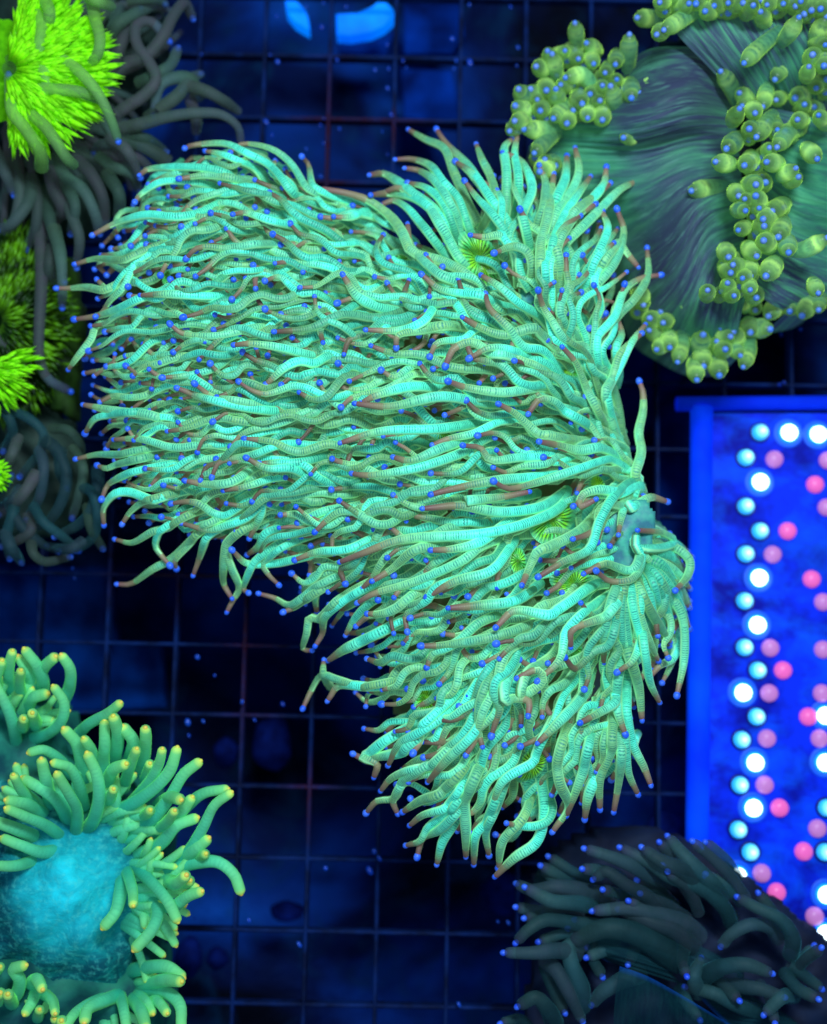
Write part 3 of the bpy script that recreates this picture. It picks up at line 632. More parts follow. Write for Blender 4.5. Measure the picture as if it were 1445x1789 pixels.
# ------------------------------------------------------------------ upper left coral: yellow green disc and brown tentacles
s = NT('fluorescent_septa'); a = s.attr('t'); rn = s.attr('rnd'); nz = s.noise(s.pos(), 7, 3)
col = s.ramp(a, [(0, lin((110, 215, 10))), (.5, lin((140, 240, 16))), (.85, lin((150, 250, 40))), (1, lin((200, 255, 130)))])
col = s.mix(s.math('MULTIPLY', s.ramp(nz, [(.35, (1,)*3), (.6, (0,)*3)]), .7), col, lin((70, 165, 6)))
v = s.n('ShaderNodeVectorMath', operation='SCALE'); s.l(col, v.inputs[0]); s.l(s.math('MULTIPLY_ADD', rn, .4, .7), v.inputs['Scale'])
m_septa = s.fin(v.outputs[0], .7, .1, .22)
s = NT('olive_septa'); a = s.attr('t'); rn = s.attr('rnd'); nz = s.noise(s.pos(), 2.2, 3)
col = s.mix(s.ramp(nz, [(.4, (0,)*3), (.62, (1,)*3)]), lin((22, 52, 8)), lin((96, 158, 14)))
v = s.n('ShaderNodeVectorMath', operation='SCALE'); s.l(col, v.inputs[0]); s.l(s.math('MULTIPLY_ADD', rn, .8, .4), v.inputs['Scale'])
m_olive = s.fin(v.outputs[0], .5, .3, .06)
def septa(parent, cx, cy, rx, ry, z, mat, n, a0=0, a1=360, rows=4, width=.11, name='septa', inner=.1, long_=.45):
    """fringe of pleated, tapered blades that radiate from a centre"""
    parts = []
    for k in range(n):
        a = math.radians(random.uniform(a0, a1)); row = random.randrange(rows)/max(1, rows-1)
        r0 = inner+(1-inner-long_)*row*random.uniform(.8, 1.1); r1 = r0+long_*random.uniform(.7, 1.15); b = a+random.uniform(-.1, .1)
        zz = z+.75*math.cos(r0*1.4)-.3+random.uniform(-.15, .15); pts = []
        for t in (0, .35, .7, 1):
            r_ = r0+(r1-r0)*t; aa = a+(b-a)*t
            pts.append(P(cx+math.cos(aa)*r_*rx, cy+math.sin(aa)*r_*ry, zz+.35*math.sin(t*2.4)-.3*t*r_))
        wv = width*random.uniform(.7, 1.3)
        V, F, A, e, d = tube(pts, lambda t: wv*(.5+1.3*t*(1-t)*1.6)*(1 if t < .6 else max(.12, 1-(t-.6)*2.1)), random.random(), 12, 6); parts.append((V, F, A))
    V, F, A = join(parts); return tag(mesh_obj(name, V, F, mat, parent, A), kind='stuff')
def mound(parent, poly, z, rise, mat, name='coral_flesh', step=12, zb=.05, amp=.12, soft=60):
    pa = np.array(poly, float)
    def ins(q):
        global PA
        keep = PA; PA = pa; r_ = sdist(q); PA = keep; return r_
    x0, y0 = pa.min(0)-step; x1, y1 = pa.max(0)+step
    V, F = height_mesh(ins, lambda q, sd: z+rise*(1-np.exp(-np.maximum(sd, 0)/soft))+amp*np.sin(q[:, 0]*.06+q[:, 1]*.03)*np.cos(q[:, 1]*.05), x0, x1, y0, y1, step, zb)
    return mesh_obj(name, V, F, mat, parent)
for pl, zz in mound_later: mound(torch, pl, zz, .25, m_grey, step=5, zb=3.5, amp=.04)
m_bflesh = simple('brown_coral_flesh', lin((22, 40, 34)), .02, .7, lin((34, 58, 50)), 2.2, .4)
ul = empty('brown_torch_coral', P(60, 200, .1), 'brown tentacled coral with a glowing yellow green centre in the top left corner', 'coral')
mound(ul, [(-80, -80), (200, -80), (290, 20), (255, 150), (215, 250), (190, 340), (120, 400), (40, 420), (-80, 400)], 1.0, .9, m_bflesh)
oral_disc(ul, 10, 130, 120, 3.0, m_septa, aspect=.8, rot=-.4, ridges=40, cup=.25)
septa(ul, 10, 120, 205, 165, 3.3, m_septa, 1300, -80, 86, rows=12, width=.036, long_=.26)
TL = trace([[(965,75),(930,15),(870,90),(820,190),(740,280),(640,320)], [(835,185),(760,110),(690,130),(690,220),(750,310),(790,400),(730,480),(640,540),(600,570)], [(440,330),(490,280),(505,190),(480,90),(460,-40)],
 [(1215,715),(1200,640),(1120,580),(1000,570),(850,590),(700,630),(600,650)], [(480,770),(520,730),(650,720),(760,760),(850,820)], [(590,690),(560,600),(500,480),(420,380),(330,310),(200,260),(50,310)], [(180,540),(230,440),(220,360),(150,330),(40,350)],
 [(210,850),(200,760),(120,640),(60,560),(50,430),(45,385)][::-1], [(370,830),(330,790),(230,640),(130,560),(60,500)], [(500,500),(380,460),(200,450),(80,450)], [(500,1160),(480,1080),(420,960),(340,900),(260,800)], [(240,1200),(290,1100),(320,1060),(270,950),(250,850)],
 [(320,1400),(290,1250),(250,1100),(230,960)], [(20,1180),(80,1100),(100,950),(60,800)], [(530,1130),(520,1000),(460,880),(380,800)], [(700,960),(660,880),(560,840),(500,790)], [(880,545),(780,560),(800,450),(860,400),(960,400),(1000,500)][1:],
 [(1200,560),(1130,510),(1040,460),(960,440)], [(990,660),(990,600),(960,500)], [(780,880),(700,800),(600,790),(520,780)], [(1010,375),(960,400),(900,480),(800,560)], [(910,465),(840,520),(740,600)], [(700,60),(640,150),(600,260),(560,360)],
 [(780,30),(700,60),(600,120),(540,200)], [(620,20),(580,120),(560,240)], [(560,30),(480,0),(400,-40)], [(830,20),(760,-10),(640,0)], [(895,255),(860,330),(780,380),(700,420)], [(150,905),(160,980),(120,1060),(60,1130),(0,1160)][::-1], [(140,1245),(180,1150),(190,1020),(160,900)],
 [(390,1330),(400,1200),(360,1080),(330,960)], [(230,160),(250,60),(200,-30)], [(360,1165),(380,1040),(330,920)], [(60,960),(20,860),(-20,780)], [(600,1100),(600,980),(540,880)], [(830,760),(740,700),(640,690)], [(700,880),(640,760),(560,700)], [(250,380),(200,250),(210,120),(160,0)]], 2.89)
TL += trace([[(315,770),(230,720),(190,620),(190,450),(200,250),(195,80),(180,-120)], [(300,360),(300,250),(290,120),(260,0)], [(265,285),(240,200),(260,80)]], 2.7525, 0, 400)
def zprof(n, z0, zt, arch): return [z0+(zt-z0)*i/(n-1)+arch*math.sin(math.pi*i/(n-1)) for i in range(n)]
HASTIP = set(range(0, 60))-{2, 3, 6, 8, 9, 11, 14, 17, 18, 23, 24, 25, 31}
for i, g in enumerate(TL):
    over = np.mean([p_[0] for p_ in g]) < 190 and np.mean([p_[1] for p_ in g]) < 240
    z0 = 3.3 if over else random.uniform(1.9, 2.7); zt = 3.6 if over else random.uniform(1.6, 2.6)
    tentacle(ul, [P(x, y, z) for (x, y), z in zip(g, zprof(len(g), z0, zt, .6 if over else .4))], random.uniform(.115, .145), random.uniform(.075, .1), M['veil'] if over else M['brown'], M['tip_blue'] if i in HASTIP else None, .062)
for k in range(44):   # deeper, thinner ones between
    a = math.radians(random.uniform(-70, 115)); r0, r1 = random.uniform(60, 150), random.uniform(210, 300); c = random.uniform(-.5, .5)
    g = [(20+math.cos(a+c*t)*(r0+(r1-r0)*t), 110+math.sin(a+c*t)*(r0+(r1-r0)*t)*1.05) for t in (0, .25, .5, .75, 1)]
    if g[-1][0] < -30: continue
    tentacle(ul, [P(x, y, z) for (x, y), z in zip(g, zprof(5, 1.9, 1.1, .5))], random.uniform(.08, .12), .06, M['brown'], M['tip_dim'] if k % 3 == 0 else None, .055)

# ------------------------------------------------------------------ left coral: mossy olive middle, looping tentacles below
ll = empty('mossy_coral', P(50, 700, .1), 'mossy olive green coral with looping smoky tentacles at the left edge', 'coral')
m_moss = simple('moss_flesh', lin((16, 36, 8)), .02, .8, lin((50, 90, 12)), 1.6, .6)
mound(ll, [(-80, 430), (60, 425), (130, 450), (138, 560), (128, 660), (125, 730), (60, 690), (-80, 640)], .8, .6, m_moss)
mound(ll, [(-80, 660), (60, 690), (125, 740), (150, 800), (150, 880), (110, 930), (40, 945), (-80, 950)], .6, .5, m_bflesh)
septa(ll, -10, 560, 155, 190, 1.6, m_olive, 900, -88, 88, rows=10, width=.03, long_=.22)
septa(ll, -30, 640, 110, 90, 2.4, m_septa, 150, -30, 75, rows=5, width=.025, long_=.3, name='bright_septa')
septa(ll, -20, 830, 45, 40, 2.3, m_septa, 60, -80, 80, rows=3, width=.025, name='bright_septa')
LT = trace([[(325,1580),(220,1600),(160,1560),(150,1490)], [(105,1180),(180,1090),(210,990),(150,920),(50,860),(20,800)], [(160,1440),(240,1400),(300,1300),(320,1180),(270,1060),(220,1020)], [(380,1105),(385,1040),(330,970),(250,960)],
 [(370,1540),(440,1490),(470,1400),(450,1280),(400,1240)], [(275,1475),(380,1420),(440,1350),(470,1240),(470,1150)], [(15,1525),(80,1500),(150,1450),(130,1380)], [(320,1240),(290,1160),(290,1060)], [(370,1540),(300,1480),(210,1410),(160,1330)],
 [(0,1370),(100,1290),(180,1170)], [(95,1245),(60,1300),(0,1340)][::-1], [(50,1190),(10,1240),(-30,1260)], [(55,635),(20,560),(-20,500)], [(130,1390),(190,1290),(210,1150),(190,1060)], [(235,1525),(330,1540),(400,1500)], [(350,1380),(380,1280),(400,1150),(350,1050)],
 [(270,1545),(180,1500),(80,1400),(40,1300)], [(45,1575),(30,1480),(60,1380),(80,1280)], [(490,1530),(440,1440),(420,1330)], [(100,1600),(60,1540),(20,1460)], [(20,1060),(60,980),(40,900),(0,860)], [(0,1180),(50,1100),(90,1000)]], 2.7525, 0, 400)
for i, g in enumerate(LT):
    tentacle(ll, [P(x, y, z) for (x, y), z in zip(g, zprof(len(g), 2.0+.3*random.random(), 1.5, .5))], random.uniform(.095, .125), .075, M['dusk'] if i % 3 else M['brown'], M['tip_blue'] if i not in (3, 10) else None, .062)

# ------------------------------------------------------------------ upper right coral: folded disc and bulb tentacles
s = NT('streaked_flesh'); u, v_ = s.attr('lu'), s.attr('lv'); p = s.pos()
st = s.noise(s.comb(s.math('MULTIPLY', u, 2.2), s.math('MULTIPLY', v_, 34), 0), 1.0, 4, .62, .6)
dk = s.math('MAXIMUM', blob(s, p, 1180, 170, 1.5, 1.2, 3.5), blob(s, p, 1190, 400, .9, 1.9, 3.5))
st2 = s.noise(s.comb(s.math('MULTIPLY', u, 5), s.math('MULTIPLY', v_, 90), 3), 1.0, 2, .6, .3); big = s.noise(p, .42, 3, .5)
col = s.mix(s.ramp(big, [(.44, (0,)*3), (.62, (1,)*3)]), lin((56, 74, 98)), lin((54, 126, 98)))
col = s.mix(s.ramp(st, [(.45, (0,)*3), (.7, (.85,)*3)]), col, lin((84, 168, 118)))
col = s.mix(s.math('MULTIPLY', dk, .8), col, lin((50, 54, 80)))
col = s.mix(s.ramp(st, [(.3, (.6,)*3), (.45, (0,)*3)]), col, lin((52, 58, 88)))
col = s.mix(s.ramp(st2, [(.55, (0,)*3), (.75, (.35,)*3)]), col, lin((110, 170, 150)))
s.bump(s.math('ADD', st, st2), .3, .08); m_streak = s.fin(col, .6, .15, .17)
def loft(curves, zc, mat, parent, name, nu=26, nv=90, amp=.022, rip=34, skirt=1.6, seed=0):
    """curves: photo polylines from fold to rim; zc: heights along a curve (0..1) per curve"""
    K = []
    for c, z in zip(curves, zc):
        pts = [(x, y, zz) for (x, y), zz in zip(c, z)]; S, _ = spline(pts, nu); K.append(S)
    K = np.array(K); V = []; lu = []; lv = []
    for j in range(nv):
        f = j/(nv-1)*(len(K)-1); i = min(int(f), len(K)-2); g = f-i
        q = [K[max(i-1, 0)], K[i], K[i+1], K[min(i+2, len(K)-1)]]
        S = .5*((2*q[1])+(q[2]-q[0])*g+(2*q[0]-5*q[1]+4*q[2]-q[3])*g*g+(3*q[1]-q[0]-3*q[2]+q[3])*g**3)
        for k in range(nu):
            uu = k/(nu-1); z = S[k, 2]+amp*math.sin(j/(nv-1)*rip*6.28+2*uu)*(.3+uu)+.09*math.sin(j*.21+seed)*uu
            V.append(P(S[k, 0], S[k, 1], z)); lu.append(uu); lv.append(j/(nv-1))
        e = V[-1]; V.append((e[0]*1.0, e[1], e[2]-.5)); V.append((e[0], e[1], e[2]-skirt)); lu += [1.02, 1.1]; lv += [j/(nv-1)]*2
    m = nu+2; F = [[j*m+k, (j+1)*m+k, (j+1)*m+k+1, j*m+k+1] for j in range(nv-1) for k in range(m-1)]
    return mesh_obj(name, V, F, mat, parent, dict(lu=lu, lv=lv))
ur = empty('bulb_tentacle_coral', P(1250, 300, .1), 'large folded coral with yellow green bulb tentacles in the top right corner', 'coral')
C1 = [[(1285,110),(1230,85),(1150,82),(1105,100)], [(1280,140),(1215,105),(1130,115),(1065,165)], [(1282,180),(1210,160),(1120,185),(1010,190)], [(1285,215),(1210,210),(1100,235),(955,235)], [(1290,245),(1210,245),(1100,270),(925,262)],
      [(1292,270),(1205,275),(1110,310),(975,322)], [(1295,300),(1210,315),(1140,362),(1060,405)], [(1298,330),(1225,355),(1170,425),(1100,485)], [(1300,370),(1235,400),(1190,485),(1125,560)], [(1300,420),(1245,450),(1215,530),(1180,600)],
      [(1302,460),(1270,490),(1248,560),(1235,625)], [(1310,500),(1300,530),(1290,580),(1290,625)]]
Z1 = [[2.7, 3.3, 3.2, 2.3], [2.6, 3.5, 3.4, 2.2], [2.5, 3.9, 3.8, 2.1], [2.5, 3.7, 3.5, 2.1], [2.6, 3.2, 3.0, 2.3], [2.6, 3.1, 2.9, 2.2], [2.6, 3.3, 3.0, 1.9], [2.7, 3.5, 3.1, 1.8], [2.7, 3.4, 3.2, 1.9], [2.8, 3.3, 3.2, 2.0], [2.9, 3.2, 3.1, 2.0], [3.0, 3.1, 3.0, 2.0]]
loft(C1, Z1, m_streak, ur, 'disc_lobe', nv=150)
C2 = [[(1330,185),(1400,200),(1500,230)], [(1330,240),(1400,270),(1510,290)], [(1330,310),(1400,345),(1510,370)], [(1330,370),(1390,415),(1500,440)], [(1325,425),(1380,462),(1470,500)], [(1315,470),(1370,505),(1430,535)], [(1305,500),(1345,530),(1375,545)]]
loft(C2, [[2.9, 3.4, 2.6]]*3+[[2.9, 3.1, 2.4]]*4, m_streak, ur, 'disc_lobe', nv=90, rip=16, seed=2)
C3 = [[(1140,-20),(1175,50),(1250,130),(1310,200)], [(1200,-20),(1235,50),(1290,120),(1345,205)], [(1260,-20),(1300,45),(1340,110),(1385,200)], [(1330,-20),(1360,50),(1395,110),(1425,200)], [(1400,-20),(1425,50),(1455,110),(1500,190)]]
loft(C3, [[3.2, 3.9, 3.6, 2.6]]*5, m_streak, ur, 'disc_lobe', nv=80, rip=14, seed=4, skirt=.6)
m_under = simple('under_flesh', lin((14, 34, 38)), .01, .8, lin((20, 56, 50)), 2, .3)
mound(ur, [(1110, 95), (1190, 60), (1190, -60), (1560, -60), (1560, 520), (1380, 530), (1300, 590), (1210, 585), (1120, 520), (1080, 410), (1000, 310), (950, 260), (960, 215), (1080, 170)], .9, 1.0, m_under, name='coral_base')
BL = [[(560,180),(557,240),(555,310)], [(320,120),(325,160),(335,210)], [(220,260),(228,300),(240,340)], [(295,343),(350,335),(385,370),(395,400)], [(455,322)], [(503,357)], [(440,385)], [(483,405),(495,450),(500,500)], [(655,388),(655,350),(640,330)], [(612,420)], [(680,430),(700,455)],
 [(345,455),(325,425)], [(308,490)], [(283,545),(285,520)], [(232,520),(265,490),(300,465)], [(165,492)], [(375,520),(375,485)], [(423,450)], [(446,490)], [(440,530)], [(603,498)], [(548,612),(585,600),(600,550)], [(235,415),(240,465)], [(127,410),(150,445)], [(75,410),(100,445)], [(65,480),(110,505)],
 [(60,540),(100,540)], [(35,580),(75,555)], [(112,578),(180,580),(240,565)], [(148,672),(190,630),(235,600)], [(155,300),(190,310)], [(200,240),(215,280)], [(150,440)], [(570,425),(570,370)], [(400,280)], [(380,200),(420,230)], [(270,230)], [(330,260)], [(260,380)], [(190,400)], [(390,420)], [(500,280),(505,240)],
 [(730,125),(790,90),(850,60)], [(905,50)], [(610,80),(650,82),(700,80)], [(1085,270),(1140,215),(1230,140)], [(1220,340),(1260,270),(1300,195)], [(1305,100),(1275,150),(1240,190)], [(1430,100),(1390,180)], [(980,335),(1010,380),(1040,450)], [(1070,465),(1100,420)], [(1160,465),(1170,420),(1180,375)], [(1220,445)],
 [(1310,435),(1340,425)], [(1395,390)], [(1430,290)], [(1360,310),(1350,350)], [(1045,500),(1020,545)], [(1120,500),(1110,480)], [(1137,600),(1165,560),(1200,515)], [(1315,535)], [(1410,520)], [(1100,578)], [(1220,575)], [(1230,645),(1265,600),(1310,585)], [(1185,665)], [(1005,655),(1050,615)], [(1390,700),(1350,660)],
 [(960,725),(1020,735)], [(1080,735)], [(1185,725),(1230,730)], [(1305,795),(1270,810)], [(855,850),(910,842),(985,835)], [(1120,825)], [(1045,870),(1030,850)], [(1128,885)], [(1080,890)], [(1070,940),(1035,935)], [(1145,935)], [(1205,940)], [(1165,975)], [(1055,1025),(1090,1010)], [(1160,1010)], [(1230,1045),(1245,990)],
 [(1165,1078)], [(1120,1135),(1085,1100)], [(1270,1115),(1260,1065)], [(1420,1075),(1355,1110),(1285,1120)], [(1030,1185)], [(1010,1215)], [(1000,1140),(985,1110)], [(1100,1220),(1095,1170)], [(1180,1220),(1215,1170)], [(1070,1240)], [(845,1385),(805,1340),(850,1290)], [(850,1345)], [(910,1300)], [(950,1345)],
 [(1025,1320)], [(1065,1340)], [(1110,1340)], [(990,1385)], [(975,1415)], [(1025,1435)], [(1100,1475),(1095,1440)], [(1170,1468),(1110,1462)], [(950,1530)], [(965,1460)], [(1030,1490)], [(985,1560)], [(1050,1580),(1020,1545)], [(885,1510),(870,1550)], [(890,1620),(880,1560)], [(860,1680),(850,1610)], [(960,1660),(950,1600)],
 [(1075,1625),(1095,1570),(1100,1500)], [(780,1600),(795,1530),(800,1470)], [(715,1440)], [(655,1425)], [(620,1355)], [(435,1415)], [(660,1480),(700,1500)], [(740,1540),(735,1490)], [(690,1555),(720,1530)], [(1190,1400),(1225,1350)], [(1280,1380),(1290,1340)], [(1340,1395),(1375,1330)], [(1405,1370),(1400,1310)], [(1230,1340)],
 [(1245,15)], [(1330,10)], [(1300,25)], [(1000,10)], [(1060,15)], [(1375,40)], [(1110,30)], [(1180,20)], [(820,20)], [(860,10)], [(700,10)], [(945,25)], [(1420,40)], [(1150,60)], [(1340,60)], [(780,-10)], [(1430,200)], [(1380,250)], [(1435,360)], [(1290,760),(1240,790)], [(690,150),(720,130)], [(1100,1290)], [(1000,1270)], [(930,1400),(900,1360)],
 [(185,720)], [(170,760),(200,740)], [(1260,590)], [(1340,470)], [(1060,420),(1090,440)], [(1000,1500),(960,1490)], [(1400,1300),(1380,1260)]]
for g in [b for b in BL if len(b) == 1]:      # half hidden ones deeper in each cluster
    for _k in range(1 if random.random() < .75 else 2): a = random.uniform(0, 6.28); BL.append([(g[0][0]+42*math.cos(a), g[0][1]+42*math.sin(a)), (g[0][0]+20*math.cos(a), g[0][1]+20*math.sin(a)), (1e9, 0)])
for g in BL:
    deep = .55 if g[-1][0] == 1e9 else 0
    g = [v for v in g if v[0] != 1e9]
    q = [(880+x/2.5558, y/2.5558) for x, y in g]; x, y = q[0]
    zt = 3.6 if y > 200 or x > 1150 else 3.5
    if y > 520: zt = 2.9
    if y < 130 and x > 1140: zt = 4.6
    if 190 < y <= 520 and x > 1230: zt = 4.4
    zt -= deep+random.uniform(0, .25)
    if len(q) == 1:
        a = random.uniform(0, 6.28); l_ = random.uniform(8, 26); q = [q[0], (x+math.cos(a)*l_*.6, y+math.sin(a)*l_*.6), (x+math.cos(a)*l_, y+math.sin(a)*l_)]; dz = [0, -.45, -.9]; R = random.uniform(.14, .195)
    elif len(q) == 2: q = [q[0], ((q[0][0]+q[1][0])/2, (q[0][1]+q[1][1])/2), q[1]]; dz = [0, -.2, -.75]; R = random.uniform(.15, .2)
    else: dz = [0]+[-.1-.55*(i/(len(q)-1))**2 for i in range(1, len(q))]; R = random.uniform(.15, .18)
    pts = [P(a, b, zt+d) for (a, b), d in zip(q, dz)][::-1]
    rn = random.random()
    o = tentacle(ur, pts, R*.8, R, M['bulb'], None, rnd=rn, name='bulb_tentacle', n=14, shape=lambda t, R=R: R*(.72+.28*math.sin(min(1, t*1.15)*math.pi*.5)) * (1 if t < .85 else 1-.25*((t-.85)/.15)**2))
    c, _ = spline(pts, 20); d = c[-1]-c[-2]; d /= np.linalg.norm(d); add_tip(o, c[-1]+d*R*.62, d, R*.34, M['tip_pale'])

# ------------------------------------------------------------------ lower left coral: yellow tips
s = NT('cyan_flesh'); p = s.pos(); nz = s.noise(p, 2.2, 5, .65, .8); n2 = s.noise(p, 9, 3, .6)
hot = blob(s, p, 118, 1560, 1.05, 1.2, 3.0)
col = s.mix(s.ramp(nz, [(.35, (0,)*3), (.66, (1,)*3)]), lin((8, 84, 100)), lin((18, 128, 128)))
mp = s.n('ShaderNodeMapping'); s.l(p, mp.inputs[0]); mp.inputs['Rotation'].default_value = (0, 0, -.9); mp.inputs['Scale'].default_value = (.6, 3.2, 1)
nf = s.noise(mp.outputs[0], 2.4, 5, .7, 1.4); col = s.mix(s.ramp(nf, [(.42, (.75,)*3), (.56, (0,)*3)]), col, lin((10, 66, 84)))
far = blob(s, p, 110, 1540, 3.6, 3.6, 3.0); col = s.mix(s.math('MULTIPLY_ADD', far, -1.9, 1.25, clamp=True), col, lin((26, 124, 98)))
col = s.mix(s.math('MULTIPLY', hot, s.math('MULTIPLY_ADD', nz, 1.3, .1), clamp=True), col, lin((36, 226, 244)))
col = s.mix(s.ramp(n2, [(.5, (0,)*3), (.8, (.5,)*3)]), col, lin((90, 215, 205)))
s.bump(s.math('ADD', nz, s.math('MULTIPLY', n2, .5)), .35, .1); m_cy = s.fin(col, .8, .08, .12)
bl = empty('yellow_tipped_coral', P(120, 1550, .1), 'teal coral with stout green tentacles ending in yellow tips, lower left corner', 'coral')
mound(bl, [(-100, 1345), (20, 1335), (60, 1345), (110, 1400), (190, 1415), (235, 1450), (262, 1500), (262, 1560), (245, 1620), (232, 1680), (215, 1735), (130, 1748), (75, 1752), (40, 1715), (-10, 1700), (-100, 1700)], 2.05, 1.4, m_cy, amp=.14, soft=120, step=8)
m_cydark = simple('dark_teal_flesh', lin((10, 76, 84)), .03, .7, lin((30, 130, 110)), 2, .4)
mound(bl, [(-100, 1200), (60, 1210), (105, 1260), (130, 1330), (200, 1330), (260, 1400), (290, 1480), (275, 1560), (250, 1640), (280, 1700), (290, 1860), (-100, 1860)], 1.5, 1.0, m_cydark, name='coral_base')
YT = [[(55,105),(45,150),(40,210),(50,280)], [(120,100),(165,160),(195,230),(190,290)], [(90,132),(130,200),(160,290)], [(95,190),(90,240),(100,320)], [(245,128),(200,170),(170,220)], [(285,125),(318,180),(315,260),(280,350)], [(250,268),(290,330),(280,410),(220,470),(130,500)], [(203,293),(150,310),(120,360)],
 [(5,150),(-20,220),(0,300)], [(-20,250),(40,370),(65,460),(80,540)], [(540,338),(490,380),(400,430),(340,490)], [(475,430),(475,520),(470,600),(480,720)], [(517,403),(535,480),(515,600)], [(565,450),(605,510),(590,590)], [(660,455),(660,530),(640,640)], [(618,548),(590,620),(560,720)],
 [(735,550),(720,610),(670,700),(600,780)], [(800,550),(770,640),(700,720),(600,790),(510,830)], [(897,605),(830,660),(770,760),(690,860),(620,910)], [(300,460),(350,520),(375,620),(400,700)], [(385,500),(415,550),(440,640)], [(402,575),(440,660),(450,760),(430,850),(400,900)], [(143,555),(200,545),(270,590),(320,660)],
 [(190,600),(210,690),(230,790)], [(250,605),(320,630),(365,720),(380,800)], [(262,660),(310,740),(350,820),(345,920)], [(65,665),(100,730),(170,800)], [(115,680),(200,730),(270,790),(310,870)], [(42,775),(120,790),(200,840)], [(38,815),(120,850),(210,890),(290,950)], [(22,950),(100,980),(200,1010),(320,980)],
 [(-20,870),(90,910),(200,960)], [(-40,1070),(80,1070),(190,1030)], [(565,612),(510,640),(480,720)], [(515,725),(490,790)], [(1020,725),(930,740),(860,790),(790,870)], [(1040,745),(970,800),(920,900),(850,1010),(770,1070)], [(880,858),(800,890),(740,960),(660,1020)], [(935,955),(880,1000),(800,1050)], [(930,1018),(860,1050)],
 [(1088,1180),(1060,1110),(990,1055),(900,1055),(800,1080),(700,1120)], [(840,1118),(800,1150),(760,1130)], [(860,1140),(810,1170)], [(830,1188),(780,1160),(740,1120)], [(905,1190),(850,1210),(780,1260),(740,1230)], [(800,1310),(760,1230),(690,1150),(600,1060)], [(478,1340),(525,1280),(545,1200),(560,1090)],
 [(605,1245),(600,1180),(570,1080)], [(620,1440),(690,1360),(715,1270),(680,1180)], [(820,1570),(760,1530),(680,1530),(600,1545)], [(815,1595),(740,1590),(640,1620)], [(822,1800),(815,1700),(740,1640),(630,1640)], [(690,1735),(665,1690),(620,1650)], [(755,1735),(720,1690),(680,1670)], [(103,1525),(60,1540),(90,1590),(70,1660),(0,1710)],
 [(190,1625),(165,1585),(130,1620)], [(250,1735),(235,1680),(180,1640)], [(118,1735),(150,1680),(165,1620)], [(180,1725),(170,1770)], [(385,1770),(400,1720),(480,1680),(560,1650)], [(250,1765),(280,1800)], [(575,1810),(560,1720),(540,1640)], [(300,1800),(340,1740),(420,1690),(520,1660)], [(280,1775),(300,1820)], [(148,380),(170,440)], [(108,405),(100,450)],
 [(815,770),(770,760),(720,800)], [(680,610),(660,680)], [(790,825),(760,870),(700,920)], [(680,820),(640,860)], [(37,1655),(60,1700)], [(0,1650),(-20,1700)], [(660,1800),(640,1730),(600,1670)], [(865,770),(820,830),(760,880)], [(0,1530),(-30,1560)]]
YTP = trace(YT, 2.596, 0, 1100)
for k in range(85):
    if k < 55: a = math.radians(random.uniform(-125, 38)); R0, R1 = random.uniform(105, 150), random.uniform(165, 235); cx, cy = 105, 1540
    else: a = math.radians(random.uniform(-160, -10)); R0, R1 = random.uniform(40, 70), random.uniform(80, 130); cx, cy = 10, 1290
    if k > 75: a = math.radians(random.uniform(20, 150)); R0, R1 = random.uniform(60, 90), random.uniform(100, 140); cx, cy = 170, 1690
    b = random.uniform(-.35, .35); YTP.append([(cx+math.cos(a+b*t)*(R0+(R1-R0)*t), cy+math.sin(a+b*t)*(R0+(R1-R0)*t)*.95) for t in (0, .3, .65, 1)]+['low'])
for g in YTP:
    low = g[-1] == 'low'
    if low: g = g[:-1]
    x, y = g[-1]; n = len(g); base = 2.6 if y < 1680 else 2.2
    if y < 1290 and x < 140: base = 2.2
    base -= .35*low; zt = base+random.uniform(.6, 1.4)*(.5 if low else 1)
    r = random.uniform(.07, .1) if low else random.uniform(.098, .125); rn = random.random()
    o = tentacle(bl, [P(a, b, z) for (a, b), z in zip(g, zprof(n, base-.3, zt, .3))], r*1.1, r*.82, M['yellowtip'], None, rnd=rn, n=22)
    c, _ = spline([P(a, b, z) for (a, b), z in zip(g, zprof(n, base-.3, zt, .3))], 20); d = c[-1]-c[-2]; d /= np.linalg.norm(d); add_tip(o, c[-1]+d*r*.5, d, r*.42, M['tip_yellow'])

# ------------------------------------------------------------------ lower right coral: dusky
br = empty('dusky_coral', P(1200, 1650, .1), 'dark teal coral with dim tentacles and blue tips, lower right corner', 'coral')
m_dark_cover = simple('dark_base_cover', lin((2, 10, 42)), .02, .8, lin((4, 26, 62)), 1.6, .3)
mound(br, [(920, 1560), (1000, 1470), (1085, 1443), (1150, 1450), (1230, 1484), (1300, 1530), (1375, 1590), (1440, 1640), (1560, 1740), (1560, 1860), (900, 1860), (930, 1720)], .95, .5, m_dark_cover, name='coral_base')  # dark base shaped to hide the panel where its reflection is cut off
s = NT('membrane'); p = s.pos(); u, v_ = s.attr('lu'), s.attr('lv')
st = s.noise(s.comb(s.math('MULTIPLY', u, 3), s.math('MULTIPLY', v_, 30), 0), 1, 4, .6, .5)
col = s.mix(s.ramp(st, [(.3, (0,)*3), (.75, (1,)*3)]), lin((14, 50, 66)), lin((24, 76, 82)))
col = s.mix(s.ramp(u, [(0, (.9,)*3), (.08, (0,)*3)]), col, lin((16, 90, 190))); s.bump(st, .6, .06); m_mem = s.fin(col, .7, .1, .05, alpha=.55)
loft([[(1083,1688),(1075,1740),(1070,1830)], [(1130,1705),(1125,1760),(1120,1830)], [(1180,1732),(1178,1780),(1175,1830)], [(1230,1762),(1228,1800),(1225,1840)], [(1275,1790),(1272,1820),(1270,1850)]], [[3.0, 2.7, 2.0]]*5, m_mem, br, 'disc_lobe', nu=14, nv=60, skirt=.6)
